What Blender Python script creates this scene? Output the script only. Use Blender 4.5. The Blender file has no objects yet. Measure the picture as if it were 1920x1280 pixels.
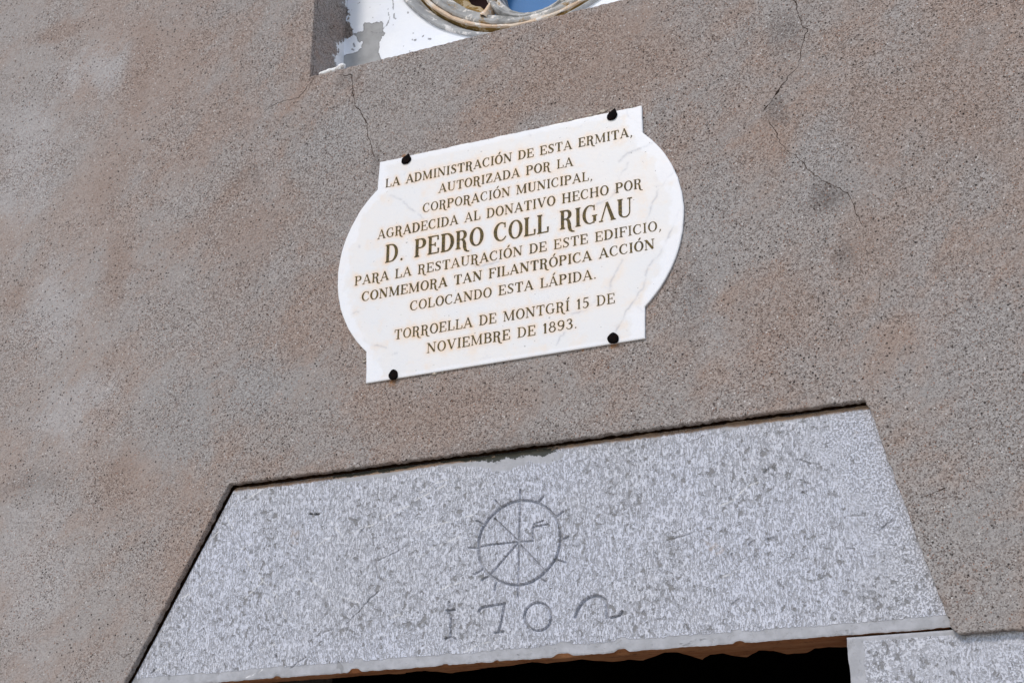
import bpy, bmesh, math, random
import numpy as np
from mathutils import Matrix, Vector
from mathutils.geometry import tessellate_polygon

scene = bpy.context.scene
C = scene.collection
R = math.radians
random.seed(7)
rng = np.random.default_rng(11)

# ------------------------------------------------------------------ camera
CAM = np.array([1.24332899, -2.63203782, 1.6])
F = 2978.6                                             # focal length in photo pixels (1920 wide)
RX = np.array([0.90745518, -0.14694774, -0.39361334])  # camera-space (right, down, forward) of the world axes
RY = np.array([0.42005762, 0.33684232, 0.84266769])
RZ = np.array([0.00875752, -0.93002345, 0.36739583])
ROT = np.array([RX, RY, RZ])
cd = bpy.data.cameras.new('camera')
cam = bpy.data.objects.new('camera', cd)
C.objects.link(cam)
m = Matrix.Identity(4)
for i in range(3):
    m[i][0] = ROT[i][0]; m[i][1] = -ROT[i][1]; m[i][2] = -ROT[i][2]; m[i][3] = CAM[i]
cam.matrix_world = m
cd.sensor_width = 36.0
cd.lens = 36.0 * F / 1920.0
cd.clip_start = 0.05
cd.clip_end = 5000
scene.camera = cam

# ------------------------------------------------------------------ light
SUN_EL, SUN_AZ = 44.0, -17.0          # azimuth measured from straight in front of the wall, towards the left
w = bpy.data.worlds.new('World'); scene.world = w; w.use_nodes = True
wn = w.node_tree
for n in list(wn.nodes): wn.nodes.remove(n)
sky = wn.nodes.new('ShaderNodeTexSky'); sky.sky_type = 'NISHITA'; sky.sun_disc = False
bg = wn.nodes.new('ShaderNodeBackground'); wo = wn.nodes.new('ShaderNodeOutputWorld')
bg.inputs['Strength'].default_value = 0.15
wn.links.new(sky.outputs[0], bg.inputs['Color']); wn.links.new(bg.outputs[0], wo.inputs['Surface'])
sd = Vector((math.sin(R(SUN_AZ)) * math.cos(R(SUN_EL)), -math.cos(R(SUN_AZ)) * math.cos(R(SUN_EL)), math.sin(R(SUN_EL))))
sky.sun_elevation = R(SUN_EL)
sky.sun_rotation = math.atan2(sd.x, sd.y)
sl = bpy.data.lights.new('sun', 'SUN'); sl.energy = 1.5; sl.angle = R(10.0); sl.color = (1.0, 0.93, 0.84)
so = bpy.data.objects.new('sun', sl); C.objects.link(so)
so.rotation_euler = (-sd).to_track_quat('-Z', 'Y').to_euler()
so.location = (-3, -4, 8)
scene.view_settings.view_transform = 'Standard'
scene.view_settings.look = 'None'
scene.view_settings.gamma = 1.0
scene.view_settings.exposure = 0.18

# ------------------------------------------------------------------ photo geometry -> wall coordinates
def P(x, y, dep=0.0):
    """point of the vertical plane Y=dep that the photo pixel (x, y) shows"""
    d = ROT @ np.array([x - 960.0, y - 640.0, F])
    return CAM + (dep - CAM[1]) / d[1] * d
def PXZ(x, y, dep=0.0):
    p = P(x, y, dep); return (p[0], p[2])
def PZ(x, y, z):
    d = ROT @ np.array([x - 960.0, y - 640.0, F])
    return CAM + (z - CAM[2]) / d[2] * d
def zoomed(pts, ox, oy, k):
    return [(ox + a * k, oy + b * k) for a, b in pts]

def vnoise(x, y, seed=0):
    """smooth value noise in -1..1 on arrays"""
    r = np.random.default_rng(seed); T = r.random((256, 256)) * 2 - 1
    xi = np.floor(x).astype(int); yi = np.floor(y).astype(int)
    fx = x - xi; fy = y - yi
    fx = fx * fx * (3 - 2 * fx); fy = fy * fy * (3 - 2 * fy)
    a = T[yi % 256, xi % 256]; b = T[yi % 256, (xi + 1) % 256]
    c = T[(yi + 1) % 256, xi % 256]; d = T[(yi + 1) % 256, (xi + 1) % 256]
    return (a * (1 - fx) + b * fx) * (1 - fy) + (c * (1 - fx) + d * fx) * fy
def fbm(x, y, seed=0, octv=4, gain=.55):
    s = 0; a = 1; t = 0
    for k in range(octv):
        s = s + a * vnoise(x * 2 ** k, y * 2 ** k, seed + k); t += a; a *= gain
    return s / t
def sstep(a, b, x):
    t = np.clip((x - a) / (b - a), 0, 1); return t * t * (3 - 2 * t)

def seg_dist(GX, GZ, pts, out, reach, wts=None):
    """running minimum of distance (minus the stroke's half-width) to a polyline, on arrays"""
    for i in range(len(pts) - 1):
        (x0, z0), (x1, z1) = pts[i][:2], pts[i + 1][:2]
        w0 = pts[i][2] if len(pts[i]) > 2 else 0; w1 = pts[i + 1][2] if len(pts[i + 1]) > 2 else 0
        mk = ((GX > min(x0, x1) - reach) & (GX < max(x0, x1) + reach) & (GZ > min(z0, z1) - reach) & (GZ < max(z0, z1) + reach))
        if not mk.any(): continue
        px = GX[mk] - x0; pz = GZ[mk] - z0; dx = x1 - x0; dz = z1 - z0
        L = dx * dx + dz * dz + 1e-14
        t = np.clip((px * dx + pz * dz) / L, 0, 1)
        d = np.hypot(px - t * dx, pz - t * dz) - (w0 + (w1 - w0) * t)
        out[mk] = np.minimum(out[mk], d)
    return out
def poly_sd(GX, GZ, pts):
    """signed distance to a closed polygon, negative inside"""
    d = np.full(GX.shape, 9e9); ins = np.zeros(GX.shape, bool)
    n = len(pts)
    for i in range(n):
        x0, z0 = pts[i]; x1, z1 = pts[(i + 1) % n]
        dx = x1 - x0; dz = z1 - z0
        t = np.clip(((GX - x0) * dx + (GZ - z0) * dz) / (dx * dx + dz * dz + 1e-14), 0, 1)
        d = np.minimum(d, np.hypot(GX - x0 - t * dx, GZ - z0 - t * dz))
        c = ((z0 > GZ) != (z1 > GZ)) & (GX < (x1 - x0) * (GZ - z0) / (z1 - z0 + 1e-14) + x0)
        ins ^= c
    return np.where(ins, -d, d)
def densify(pts, step, jit=0.0, seed=0, closed=False):
    out = []; n = len(pts)
    rg = np.random.default_rng(seed)
    for i in range(n if closed else n - 1):
        a = np.array(pts[i]); b = np.array(pts[(i + 1) % n])
        k = max(1, int(np.linalg.norm(b - a) / step))
        nn = np.array([-(b - a)[1], (b - a)[0]]); nn = nn / (np.linalg.norm(nn) + 1e-9)
        for j in range(k):
            q = a + (b - a) * j / k
            if j > 0: q = q + nn * jit * (rg.random() * 2 - 1)
            out.append((q[0], q[1]))
    if not closed: out.append(tuple(pts[-1]))
    return out

# ------------------------------------------------------------------ object helpers
def tag(o, label=None, cat=None, group=None, kind=None):
    if label: o['label'] = label
    if cat: o['category'] = cat
    if group: o['group'] = group
    if kind: o['kind'] = kind
    return o
def empty(name, loc=(0, 0, 0)):
    o = bpy.data.objects.new(name, None); o.empty_display_size = .1
    C.objects.link(o); o.location = loc
    return o
def link(name, me, mat, parent=None):
    o = bpy.data.objects.new(name, me); C.objects.link(o)
    if mat: me.materials.append(mat)
    if parent is not None:
        o.parent = parent
        off = Vector((0, 0, 0)); q = parent
        while q is not None: off += q.location; q = q.parent
        me.transform(Matrix.Translation(-off))
    return o
def smooth(me):
    me.polygons.foreach_set('use_smooth', np.ones(len(me.polygons), bool)); me.update()
def pymesh(name, verts, faces, mat, parent=None, sm=False):
    me = bpy.data.meshes.new(name); me.from_pydata([tuple(map(float, v)) for v in verts], [], faces); me.update()
    if sm: smooth(me)
    return link(name, me, mat, parent)
def grid_mesh(name, X, Y, Z, mat, parent=None, fmask=None, attrs=None, sm=True):
    ny, nx = X.shape
    idx = np.arange(ny * nx).reshape(ny, nx)
    q = np.stack([idx[:-1, :-1], idx[:-1, 1:], idx[1:, 1:], idx[1:, :-1]], -1)
    q = q[fmask] if fmask is not None else q.reshape(-1, 4)
    used = np.unique(q); remap = np.zeros(ny * nx, int); remap[used] = np.arange(len(used))
    q = remap[q]
    co = np.stack([X.ravel()[used], Y.ravel()[used], Z.ravel()[used]], -1)
    me = bpy.data.meshes.new(name)
    me.vertices.add(len(used)); me.vertices.foreach_set('co', co.astype(np.float32).ravel())
    me.loops.add(q.size); me.loops.foreach_set('vertex_index', q.astype(np.int32).ravel())
    me.polygons.add(len(q)); me.polygons.foreach_set('loop_start', (np.arange(len(q)) * 4).astype(np.int32))
    me.polygons.foreach_set('loop_total', np.full(len(q), 4, np.int32))
    me.update(calc_edges=True); me.validate()
    for k, v in (attrs or {}).items():
        at = me.attributes.new(k, 'FLOAT', 'POINT'); at.data.foreach_set('value', v.ravel()[used].astype(np.float32))
    if sm: smooth(me)
    return link(name, me, mat, parent)
def box_data(V, Fc, x0, x1, y0, y1, z0, z1):
    b = len(V)
    V += [(x0, y0, z0), (x1, y0, z0), (x1, y1, z0), (x0, y1, z0), (x0, y0, z1), (x1, y0, z1), (x1, y1, z1), (x0, y1, z1)]
    Fc += [tuple(b + i for i in f) for f in ((0, 3, 2, 1), (4, 5, 6, 7), (0, 1, 5, 4), (1, 2, 6, 5), (2, 3, 7, 6), (3, 0, 4, 7))]

# ------------------------------------------------------------------ material helpers
class Mat:
    def __init__(s, name, rough=.85, spec=.3):
        s.m = bpy.data.materials.new(name); s.m.use_nodes = True; s.t = s.m.node_tree
        s.b = s.t.nodes['Principled BSDF']; s.b.inputs['Roughness'].default_value = rough
        s.b.inputs['Specular IOR Level'].default_value = spec
        s.pos = s.t.nodes.new('ShaderNodeNewGeometry').outputs['Position']
    def put(s, sock, v):
        if hasattr(v, 'is_output'): s.t.links.new(v, sock)
        else: sock.default_value = (*v, 1) if isinstance(v, tuple) and len(v) == 3 and sock.type == 'RGBA' else v
    def scale(s, vec):
        n = s.t.nodes.new('ShaderNodeVectorMath'); n.operation = 'MULTIPLY'
        s.put(n.inputs[0], s.pos); n.inputs[1].default_value = vec; return n.outputs[0]
    def noise(s, sc, det=2, rough=.5, vec=None, dist=0, color=False):
        n = s.t.nodes.new('ShaderNodeTexNoise'); n.inputs['Scale'].default_value = sc
        n.inputs['Detail'].default_value = det; n.inputs['Roughness'].default_value = rough
        n.inputs['Distortion'].default_value = dist
        s.put(n.inputs['Vector'], vec if vec is not None else s.pos)
        return n.outputs['Color'] if color else n.outputs[0]
    def voro(s, sc, out='Distance', vec=None, rnd=1.0):
        n = s.t.nodes.new('ShaderNodeTexVoronoi'); n.inputs['Scale'].default_value = sc
        n.inputs['Randomness'].default_value = rnd
        s.put(n.inputs['Vector'], vec if vec is not None else s.pos); return n.outputs[out]
    def math(s, op, a, b=0.0, c=None, clamp=False):
        n = s.t.nodes.new('ShaderNodeMath'); n.operation = op; n.use_clamp = clamp
        s.put(n.inputs[0], a); s.put(n.inputs[1], b)
        if c is not None: s.put(n.inputs[2], c)
        return n.outputs[0]
    def ss(s, v, a, b, lo=0.0, hi=1.0):
        n = s.t.nodes.new('ShaderNodeMapRange'); n.interpolation_type = 'SMOOTHSTEP'
        s.put(n.inputs['Value'], v)
        n.inputs['From Min'].default_value = a; n.inputs['From Max'].default_value = b
        n.inputs['To Min'].default_value = lo; n.inputs['To Max'].default_value = hi
        return n.outputs[0]
    def mix(s, f, a, b, mode='MIX'):
        n = s.t.nodes.new('ShaderNodeMix'); n.data_type = 'RGBA'; n.blend_type = mode
        s.put(n.inputs[0], f); s.put(n.inputs[6], a); s.put(n.inputs[7], b); return n.outputs[2]
    def attr(s, name):
        n = s.t.nodes.new('ShaderNodeAttribute'); n.attribute_name = name; return n.outputs['Fac']
    def sep(s):
        n = s.t.nodes.new('ShaderNodeSeparateXYZ'); s.put(n.inputs[0], s.pos); return n.outputs
    def spot(s, c, r):
        """soft elliptical stain centred on a wall point"""
        n = s.t.nodes.new('ShaderNodeVectorMath'); n.operation = 'SUBTRACT'; s.put(n.inputs[0], s.pos); n.inputs[1].default_value = (c[0], 0, c[1])
        k = s.t.nodes.new('ShaderNodeVectorMath'); k.operation = 'MULTIPLY'; s.put(k.inputs[0], n.outputs[0]); k.inputs[1].default_value = (1 / r[0], 0, 1 / r[1])
        l = s.t.nodes.new('ShaderNodeVectorMath'); l.operation = 'LENGTH'; s.put(l.inputs[0], k.outputs[0]); return l.outputs['Value']
    def bump(s, h, dist, strength=1.0, prev=None):
        n = s.t.nodes.new('ShaderNodeBump'); n.inputs['Distance'].default_value = dist; n.inputs['Strength'].default_value = strength
        s.put(n.inputs['Height'], h)
        if prev is not None: s.put(n.inputs['Normal'], prev)
        return n.outputs[0]
    def done(s, color, normal=None, rough=None):
        s.put(s.b.inputs['Base Color'], color)
        if normal is not None: s.put(s.b.inputs['Normal'], normal)
        if rough is not None: s.put(s.b.inputs['Roughness'], rough)
        return s.m

# ---- sandy cement render of the wall
def plaster(name, paint=False):
    M = Mat(name, .95, .1)
    rot = M.t.nodes.new('ShaderNodeVectorRotate'); rot.rotation_type = 'Y_AXIS'; M.put(rot.inputs['Vector'], M.pos); rot.inputs['Angle'].default_value = R(38)
    def rs(vec):
        n = M.t.nodes.new('ShaderNodeVectorMath'); n.operation = 'MULTIPLY'; M.put(n.inputs[0], rot.outputs[0]); n.inputs[1].default_value = vec; return n.outputs[0]
    big = M.noise(2.6, 5, .6, dist=.6)
    big2 = M.noise(1.0, 6, .68, vec=rs((5, 8, 11)), dist=.4)
    brown = M.math('ADD', M.math('MULTIPLY', big, .5), M.math('MULTIPLY', big2, .5))
    col = M.mix(M.ss(brown, .42, .60), (.335, .303, .284), (.338, .257, .215))
    wash = M.noise(3.4, 5, .6, vec=M.scale((1, 1, .6)), dist=.8)
    col = M.mix(M.ss(wash, .54, .74, 0, .55), col, (.385, .365, .355))
    xyz = M.sep()
    # smoother, paler floated area towards the left of the wall
    left = M.ss(M.math('ADD', xyz[0], M.math('MULTIPLY', M.noise(4, 4, .6), .8)), -.75, -.1, 1, 0)
    col = M.mix(M.math('MULTIPLY', left, .35), col, (.420, .385, .365))
    for px, r, k, c in PATCHES:
        f = M.math('ADD', M.spot(PXZ(*px), r), M.math('ADD', M.math('MULTIPLY', M.math('SUBTRACT', M.noise(9, 5, .65, dist=.4), .5), 2.4), M.math('MULTIPLY', M.math('SUBTRACT', big2, .5), 2.0)))
        col = M.mix(M.ss(f, .25, 1.25, min(1, k * 1.2), 0), col, c)
    # dirt blooms beside the cracks
    for px, r, k in STAINS:
        f = M.math('ADD', M.spot(PXZ(*px), r), M.math('MULTIPLY', M.math('SUBTRACT', M.noise(28, 4, .6), .5), 1.5))
        col = M.mix(M.ss(f, .1, 1.15, k, 0), col, (.16, .145, .138))
    # aggregate: every sand grain its own tone, pits, rusty, white and black grains
    amp = M.ss(M.math('SUBTRACT', M.noise(6, 4, .65), M.math('MULTIPLY', left, .12)), .26, .56, .40, 1.15)
    def cells(sc):
        vn = M.t.nodes.new('ShaderNodeTexVoronoi'); vn.inputs['Scale'].default_value = sc; M.put(vn.inputs['Vector'], M.pos)
        c = M.t.nodes.new('ShaderNodeSeparateColor'); M.put(c.inputs[0], vn.outputs['Color'])
        return vn.outputs['Distance'], c.outputs
    d0, c0 = cells(400)
    tone = M.math('MULTIPLY', M.math('SUBTRACT', c0[0], .5), amp)
    col = M.mix(M.math('MULTIPLY', M.math('MAXIMUM', tone, 0.0), .52), col, (.62, .56, .52))
    col = M.mix(M.math('MULTIPLY', M.math('MAXIMUM', M.math('MULTIPLY', tone, -1.0), 0.0), 1.3), col, (.125, .090, .074))
    gr = M.noise(210, 3, .75)
    pits = M.math('MULTIPLY', M.ss(gr, .585, .66), amp)
    col = M.mix(M.math('MULTIPLY', pits, .45), col, (.070, .052, .044))
    d4, c4 = cells(120)
    cav = M.math('MULTIPLY', M.ss(M.math('ADD', d4, M.math('MULTIPLY', M.noise(300, 2, .6), .25)), .24, .46, 1, 0), M.ss(c4[1], .93, .94))
    cav = M.math('MULTIPLY', cav, M.ss(M.noise(4, 4, .65), .36, .54))
    col = M.mix(M.math('MULTIPLY', cav, .85), col, (.035, .026, .022))
    d3, c3 = cells(300)
    hole = M.math('MULTIPLY', M.math('MULTIPLY', M.ss(d3, .22, .46, 1, 0), M.ss(c3[0], .76, .80)), amp)
    col = M.mix(M.math('MULTIPLY', hole, .72), col, (.062, .044, .036))
    tear = M.ss(M.noise(1.0, 3, .6, vec=rs((26, 80, 165))), .655, .70)
    tear = M.math('MULTIPLY', tear, M.ss(M.noise(5, 3, .6), .40, .60))
    col = M.mix(M.math('MULTIPLY', tear, .55), col, (.10, .078, .066))
    pits = M.math('MAXIMUM', M.math('MAXIMUM', M.math('MAXIMUM', pits, cav), hole), M.math('MULTIPLY', tear, .8))
    d1, c1 = cells(250)
    near1 = M.ss(d1, .25, .48, 1, 0)
    rust = M.math('MULTIPLY', near1, M.ss(c1[0], .90, .94))
    col = M.mix(M.math('MULTIPLY', rust, .62), col, (.26, .12, .065))
    wht = M.math('MULTIPLY', near1, M.ss(c1[1], .988, .992))
    col = M.mix(M.math('MULTIPLY', wht, .6), col, (.74, .72, .70))
    d2, c2 = cells(165)
    near2 = M.ss(d2, .20, .42, 1, 0)
    blk = M.math('MULTIPLY', near2, M.ss(c2[2], .925, .94))
    blk = M.math('MULTIPLY', blk, M.ss(M.noise(9, 4, .6), .42, .56))
    col = M.mix(M.math('MULTIPLY', blk, .92), col, (.025, .020, .018))
    for px, r in (((736, 716), (.012, .013)), ((1150, 647), (.014, .010)), ((1093, 656), (.004, .006)), ((757, 293), (.010, .007))):
        f = M.math('ADD', M.spot(PXZ(*px), r), M.math('MULTIPLY', M.math('SUBTRACT', M.noise(90, 4, .7), .5), 1.4))
        col = M.mix(M.ss(f, .2, 1.0, .7, 0), col, (.30, .13, .04))
    # trowel drags + grain relief
    h = M.math('SUBTRACT', M.math('MULTIPLY', c0[0], .45), pits)
    h = M.math('SUBTRACT', h, M.math('MULTIPLY', blk, 1.4))
    n1 = M.bump(M.noise(9, 4, .55, dist=.5), .010, .5)
    n1 = M.bump(M.noise(1.0, 4, .65, vec=rs((32, 60, 95))), .0030, .7, n1)
    nrm = M.bump(h, .0013, .7, n1)
    if paint:
        e = M.math('ADD', M.attr('paint'), M.math('MULTIPLY', M.math('SUBTRACT', M.noise(95, 5, .7), .5), .034))
        k = M.ss(e, -.0008, .0008)
        smear = M.ss(e, -.012, .0, 0, .5)
        col = M.mix(smear, col, (.30, .29, .285))
        col = M.mix(k, col, (.88, .88, .90))
    return M.done(col, nrm)
PALE, UMBER, ASH = (.430, .405, .395), (.318, .240, .200), (.335, .318, .308)
PATCHES = [((180, 130), (.13, .07), .75, PALE), ((50, 300), (.11, .22), .6, PALE), ((100, 580), (.10, .12), .55, PALE), ((130, 770), (.12, .10), .6, PALE), ((60, 1080), (.12, .18), .5, PALE),
           ((262, 150), (.05, .18), .6, UMBER), ((205, 340), (.06, .13), .5, UMBER), ((120, 60), (.12, .035), .6, UMBER), ((220, 500), (.05, .12), .6, UMBER), ((225, 900), (.09, .09), .65, UMBER), ((25, 560), (.05, .06), .6, UMBER),
           ((480, 730), (.12, .08), .8, ASH), ((330, 800), (.10, .14), .7, ASH), ((620, 250), (.09, .10), .6, ASH), ((1330, 480), (.09, .16), .5, ASH), ((1545, 300), (.08, .10), .6, ASH), ((1850, 700), (.15, .25), .6, ASH), ((1760, 1050), (.14, .16), .6, ASH),
           ((820, 770), (.25, .05), .6, UMBER), ((1100, 130), (.22, .09), .5, UMBER), ((1750, 200), (.16, .14), .55, UMBER), ((1640, 450), (.08, .08), .6, UMBER), ((1480, 600), (.10, .08), .5, UMBER), ((460, 440), (.10, .16), .45, UMBER)]
STAINS = [((1548, 368), (.050, .042), .95), ((1470, 62), (.05, .06), .5), ((1457, 207), (.03, .045), .6), ((1583, 480), (.03, .035), .55),
          ((470, 330), (.06, .04), .3), ((60, 905), (.12, .05), .3), ((650, 150), (.05, .03), .4), ((705, 310), (.02, .05), .5), ((940, 830), (.25, .018), .35),
          ((1290, 560), (.05, .12), .3)]
m_plaster = plaster('sandy_render')
m_reveal = plaster('sandy_render_with_limewash', paint=True)

def flat(name, c, rough=.9, nscale=60, var=.25, bumpd=.002):
    M = Mat(name, rough)
    n = M.noise(nscale, 4, .6)
    col = M.mix(M.ss(n, .3, .7), tuple(x * (1 - var) for x in c), tuple(x * (1 + var) for x in c))
    return M.done(col, M.bump(n, bumpd, .6))
m_mortar = flat('old_brown_mortar', (.085, .040, .017), nscale=120, var=.5, bumpd=.004)
m_crack = flat('crack_shadow', (.040, .024, .016), nscale=300)
m_core = flat('masonry_core', (.12, .10, .085))
m_dark = flat('dark_room', (.02, .017, .015))  # near-black, so the interior's shade behind the doorway is in the colour
m_roof = flat('roof_tile', (.30, .14, .08), nscale=15)

# ---- tooled grey limestone
def stone(name):
    M = Mat(name, .82, .25)
    warp = M.noise(14, 3, .5, color=True)
    v = M.t.nodes.new('ShaderNodeVectorMath'); v.operation = 'MULTIPLY_ADD'
    M.put(v.inputs[0], warp); v.inputs[1].default_value = (.016, 0, .016); M.put(v.inputs[2], M.pos)
    def sc(vec):
        n = M.t.nodes.new('ShaderNodeVectorMath'); n.operation = 'MULTIPLY'; M.put(n.inputs[0], v.outputs[0]); n.inputs[1].default_value = vec; return n.outputs[0]
    st = M.noise(1.0, 2, .6, vec=sc((430, 100, 135)))
    st2 = M.noise(1.0, 2, .55, vec=sc((560, 100, 400)))
    dots = M.ss(M.math('ADD', M.math('MULTIPLY', M.noise(290, 2, .6, vec=M.scale((1, 1, .8))), .7), M.math('MULTIPLY', M.noise(420, 2, .6), .3)), .42, .56)
    streak = M.ss(M.math('ADD', M.math('MULTIPLY', st, .62), M.math('MULTIPLY', st2, .38)), .40, .57)
    dz = M.ss(M.math('ADD', M.attr('dots'), M.math('MULTIPLY', M.math('SUBTRACT', M.noise(9, 3, .6), .5), 1.6)), .35, .75)
    mx = M.t.nodes.new('ShaderNodeMix'); mx.data_type = 'FLOAT'; M.put(mx.inputs[0], dz); M.put(mx.inputs[2], streak); M.put(mx.inputs[3], dots)
    ridge = mx.outputs[0]
    bl = M.noise(78, 5, .70, vec=M.scale((1, 1, .85)), dist=.3)
    bl2 = M.noise(85, 3, .6)
    pit = M.math('ADD', M.math('MULTIPLY', bl, .6), M.math('MULTIPLY', bl2, .4))
    dens = M.noise(6.5, 3, .6)
    blot = M.ss(M.math('ADD', pit, M.math('MULTIPLY', M.math('SUBTRACT', dens, .5), .22)), .555, .615)
    mg = M.ss(M.math('ADD', M.attr('marg'), M.math('MULTIPLY', M.math('SUBTRACT', M.noise(55, 4, .65), .5), .9)), .40, .60)
    plain = M.math('MAXIMUM', blot, mg)
    tool = M.math('MULTIPLY', ridge, M.math('SUBTRACT', 1.0, plain))
    tint = M.noise(3.2, 4, .6)
    hi = M.mix(M.ss(tint, .35, .65), (.655, .67, .75), (.645, .65, .70))
    lo = M.mix(M.ss(M.noise(70, 3, .6), .35, .65), (.285, .285, .305), (.40, .40, .43))
    col = M.mix(tool, lo, hi)
    gp = M.mix(M.ss(M.noise(40, 3, .6), .3, .7), (.37, .37, .385), (.47, .47, .495))
    col = M.mix(M.math('MULTIPLY', blot, .8), col, (.215, .21, .208))
    col = M.mix(M.math('MULTIPLY', mg, .8), col, gp)
    # sparse larger bruises with a darker rim
    br = M.ss(M.noise(26, 3, .6, dist=.6), .665, .70)
    col = M.mix(M.math('MULTIPLY', br, .6), col, (.23, .23, .235))
    # veins and scratches, moss at the top bed, rusty specks, carved grooves
    vein = M.math('MULTIPLY', M.attr('vein'), M.ss(M.noise(60, 3, .7), .38, .56))
    col = M.mix(M.math('MULTIPLY', vein, .85), col, (.78, .77, .77))
    rs = M.ss(M.noise(11, 4, .7), .70, .78, 0, .5)
    col = M.mix(rs, col, (.42, .32, .25))
    col = M.mix(M.ss(M.math('ADD', M.attr('rust'), M.math('MULTIPLY', M.math('SUBTRACT', M.noise(80, 4, .7), .5), .8)), .4, .8, 0, .8), col, (.27, .145, .055))
    ms = M.ss(M.math('ADD', M.attr('moss'), M.math('MULTIPLY', M.math('SUBTRACT', M.noise(95, 6, .75, vec=M.scale((.7, 1, 1))), .5), 2.6)), .55, .75)
    col = M.mix(M.math('MULTIPLY', ms, .93), col, (.030, .033, .024))
    pt = M.attr('pit')
    col = M.mix(M.math('MULTIPLY', pt, .75), col, (.07, .06, .052))
    cv = M.attr('carve')
    col = M.mix(M.math('MULTIPLY', M.ss(cv, .25, .9), .48), col, (.30, .31, .35))  # carved grooves tinted darker: the shade of the cuts is put into the colour
    h = M.math('ADD', M.math('MULTIPLY', tool, .8), M.math('MULTIPLY', blot, -.25))
    h = M.math('SUBTRACT', h, M.math('MULTIPLY', br, .4))
    n1 = M.bump(M.noise(40, 4, .6), .0022, .6)
    nrm = M.bump(h, .0018, .8, n1)
    return M.done(col, nrm)
m_stone = stone('tooled_grey_limestone')

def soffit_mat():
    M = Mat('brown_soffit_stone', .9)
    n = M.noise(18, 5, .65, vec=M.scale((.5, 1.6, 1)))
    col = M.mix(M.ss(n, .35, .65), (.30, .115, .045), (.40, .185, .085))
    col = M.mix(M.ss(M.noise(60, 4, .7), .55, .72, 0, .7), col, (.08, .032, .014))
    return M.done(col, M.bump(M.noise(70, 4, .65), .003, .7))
m_soffit = soffit_mat()

def marble():
    M = Mat('white_marble', .38, .45)
    cl = M.noise(9, 5, .6, dist=.5)
    col = M.mix(M.ss(cl, .35, .65), (.80, .765, .735), (.77, .76, .755))
    col = M.mix(M.ss(M.noise(22, 4, .6), .50, .72, 0, .75), col, (.82, .71, .61))
    col = M.mix(M.ss(M.noise(38, 5, .65, dist=.4), .60, .74, 0, .45), col, (.62, .64, .68))
    vn = M.math('MULTIPLY', M.attr('vein'), M.ss(M.noise(55, 4, .7), .30, .58))
    col = M.mix(M.math('MULTIPLY', vn, .62), col, (.42, .42, .45))
    hl = M.math('MULTIPLY', M.attr('halo'), M.ss(M.noise(30, 3, .6), .25, .65, .25, 1))
    col = M.mix(M.math('MULTIPLY', hl, .6), col, (.82, .55, .32))
    rim = M.ss(M.math('ADD', M.attr('rim'), M.math('MULTIPLY', M.math('SUBTRACT', M.noise(45, 4, .6), .5), .6)), .35, .65)
    col = M.mix(M.math('MULTIPLY', rim, .55), col, (.85, .855, .89))
    rs = M.ss(M.math('ADD', M.attr('rust'), M.math('MULTIPLY', M.math('SUBTRACT', M.noise(110, 4, .7), .5), .9)), .45, .85)
    col = M.mix(M.math('MULTIPLY', rs, .85), col, (.38, .13, .025))
    sp = M.ss(M.noise(130, 2, .5), .735, .76)
    col = M.mix(M.math('MULTIPLY', sp, .6), col, (.25, .25, .24))
    return M.done(col, M.bump(M.noise(120, 3, .6), .0006, .4))
m_marble = marble()
def paint_mat():
    M = Mat('faded_bronze_letter_paint', .6)
    n = M.noise(240, 3, .65)
    col = M.mix(M.ss(n, .38, .62), (.036, .027, .007), (.135, .088, .012))
    return M.done(col, M.bump(n, .0004, .5))
m_letter = paint_mat()
def iron():
    M = Mat('rusted_iron', .9, .08)
    n = M.noise(160, 4, .65)
    col = M.mix(M.ss(n, .45, .72), (.004, .003, .003), (.014, .006, .004))
    return M.done(col, M.bump(n, .0015, .8))
m_iron = iron()

def limewash():
    M = Mat('white_limewash', .85, .2)
    e = M.math('ADD', M.attr('peel'), M.math('MULTIPLY', M.math('SUBTRACT', M.noise(85, 5, .65), .5), .010))
    k = M.ss(e, -.0006, .0006)                       # 1 where the wash still holds
    g = M.mix(M.ss(M.noise(35, 4, .6), .35, .65), (.345, .342, .338), (.40, .398, .395))
    wcol = M.mix(M.ss(M.noise(12, 4, .6), .35, .7), (.88, .89, .91), (.83, .85, .90))
    fl = M.ss(M.noise(75, 3, .6), .715, .735)
    wcol = M.mix(M.math('MULTIPLY', fl, .7), wcol, (.36, .33, .31))
    col = M.mix(k, g, wcol)
    ed = M.math('MULTIPLY', M.ss(e, -.0022, -.0004), M.math('SUBTRACT', 1.0, k))
    col = M.mix(M.math('MULTIPLY', ed, .55), col, (.17, .165, .16))
    col = M.mix(M.math('MULTIPLY', M.attr('pit'), .85), col, (.16, .155, .155))
    b = M.ss(M.math('ADD', M.attr('bare'), M.math('MULTIPLY', M.math('SUBTRACT', M.noise(95, 5, .7), .5), .034)), -.0008, .0008)
    bc = M.mix(M.ss(M.noise(150, 3, .7), .45, .62), (.26, .215, .185), (.10, .08, .07))
    col = M.mix(M.math('SUBTRACT', 1.0, b), col, bc)
    n1 = M.bump(M.noise(25, 4, .5), .003, .5)
    return M.done(col, M.bump(k, .0018, .8, n1))
m_lime = limewash()
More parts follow.
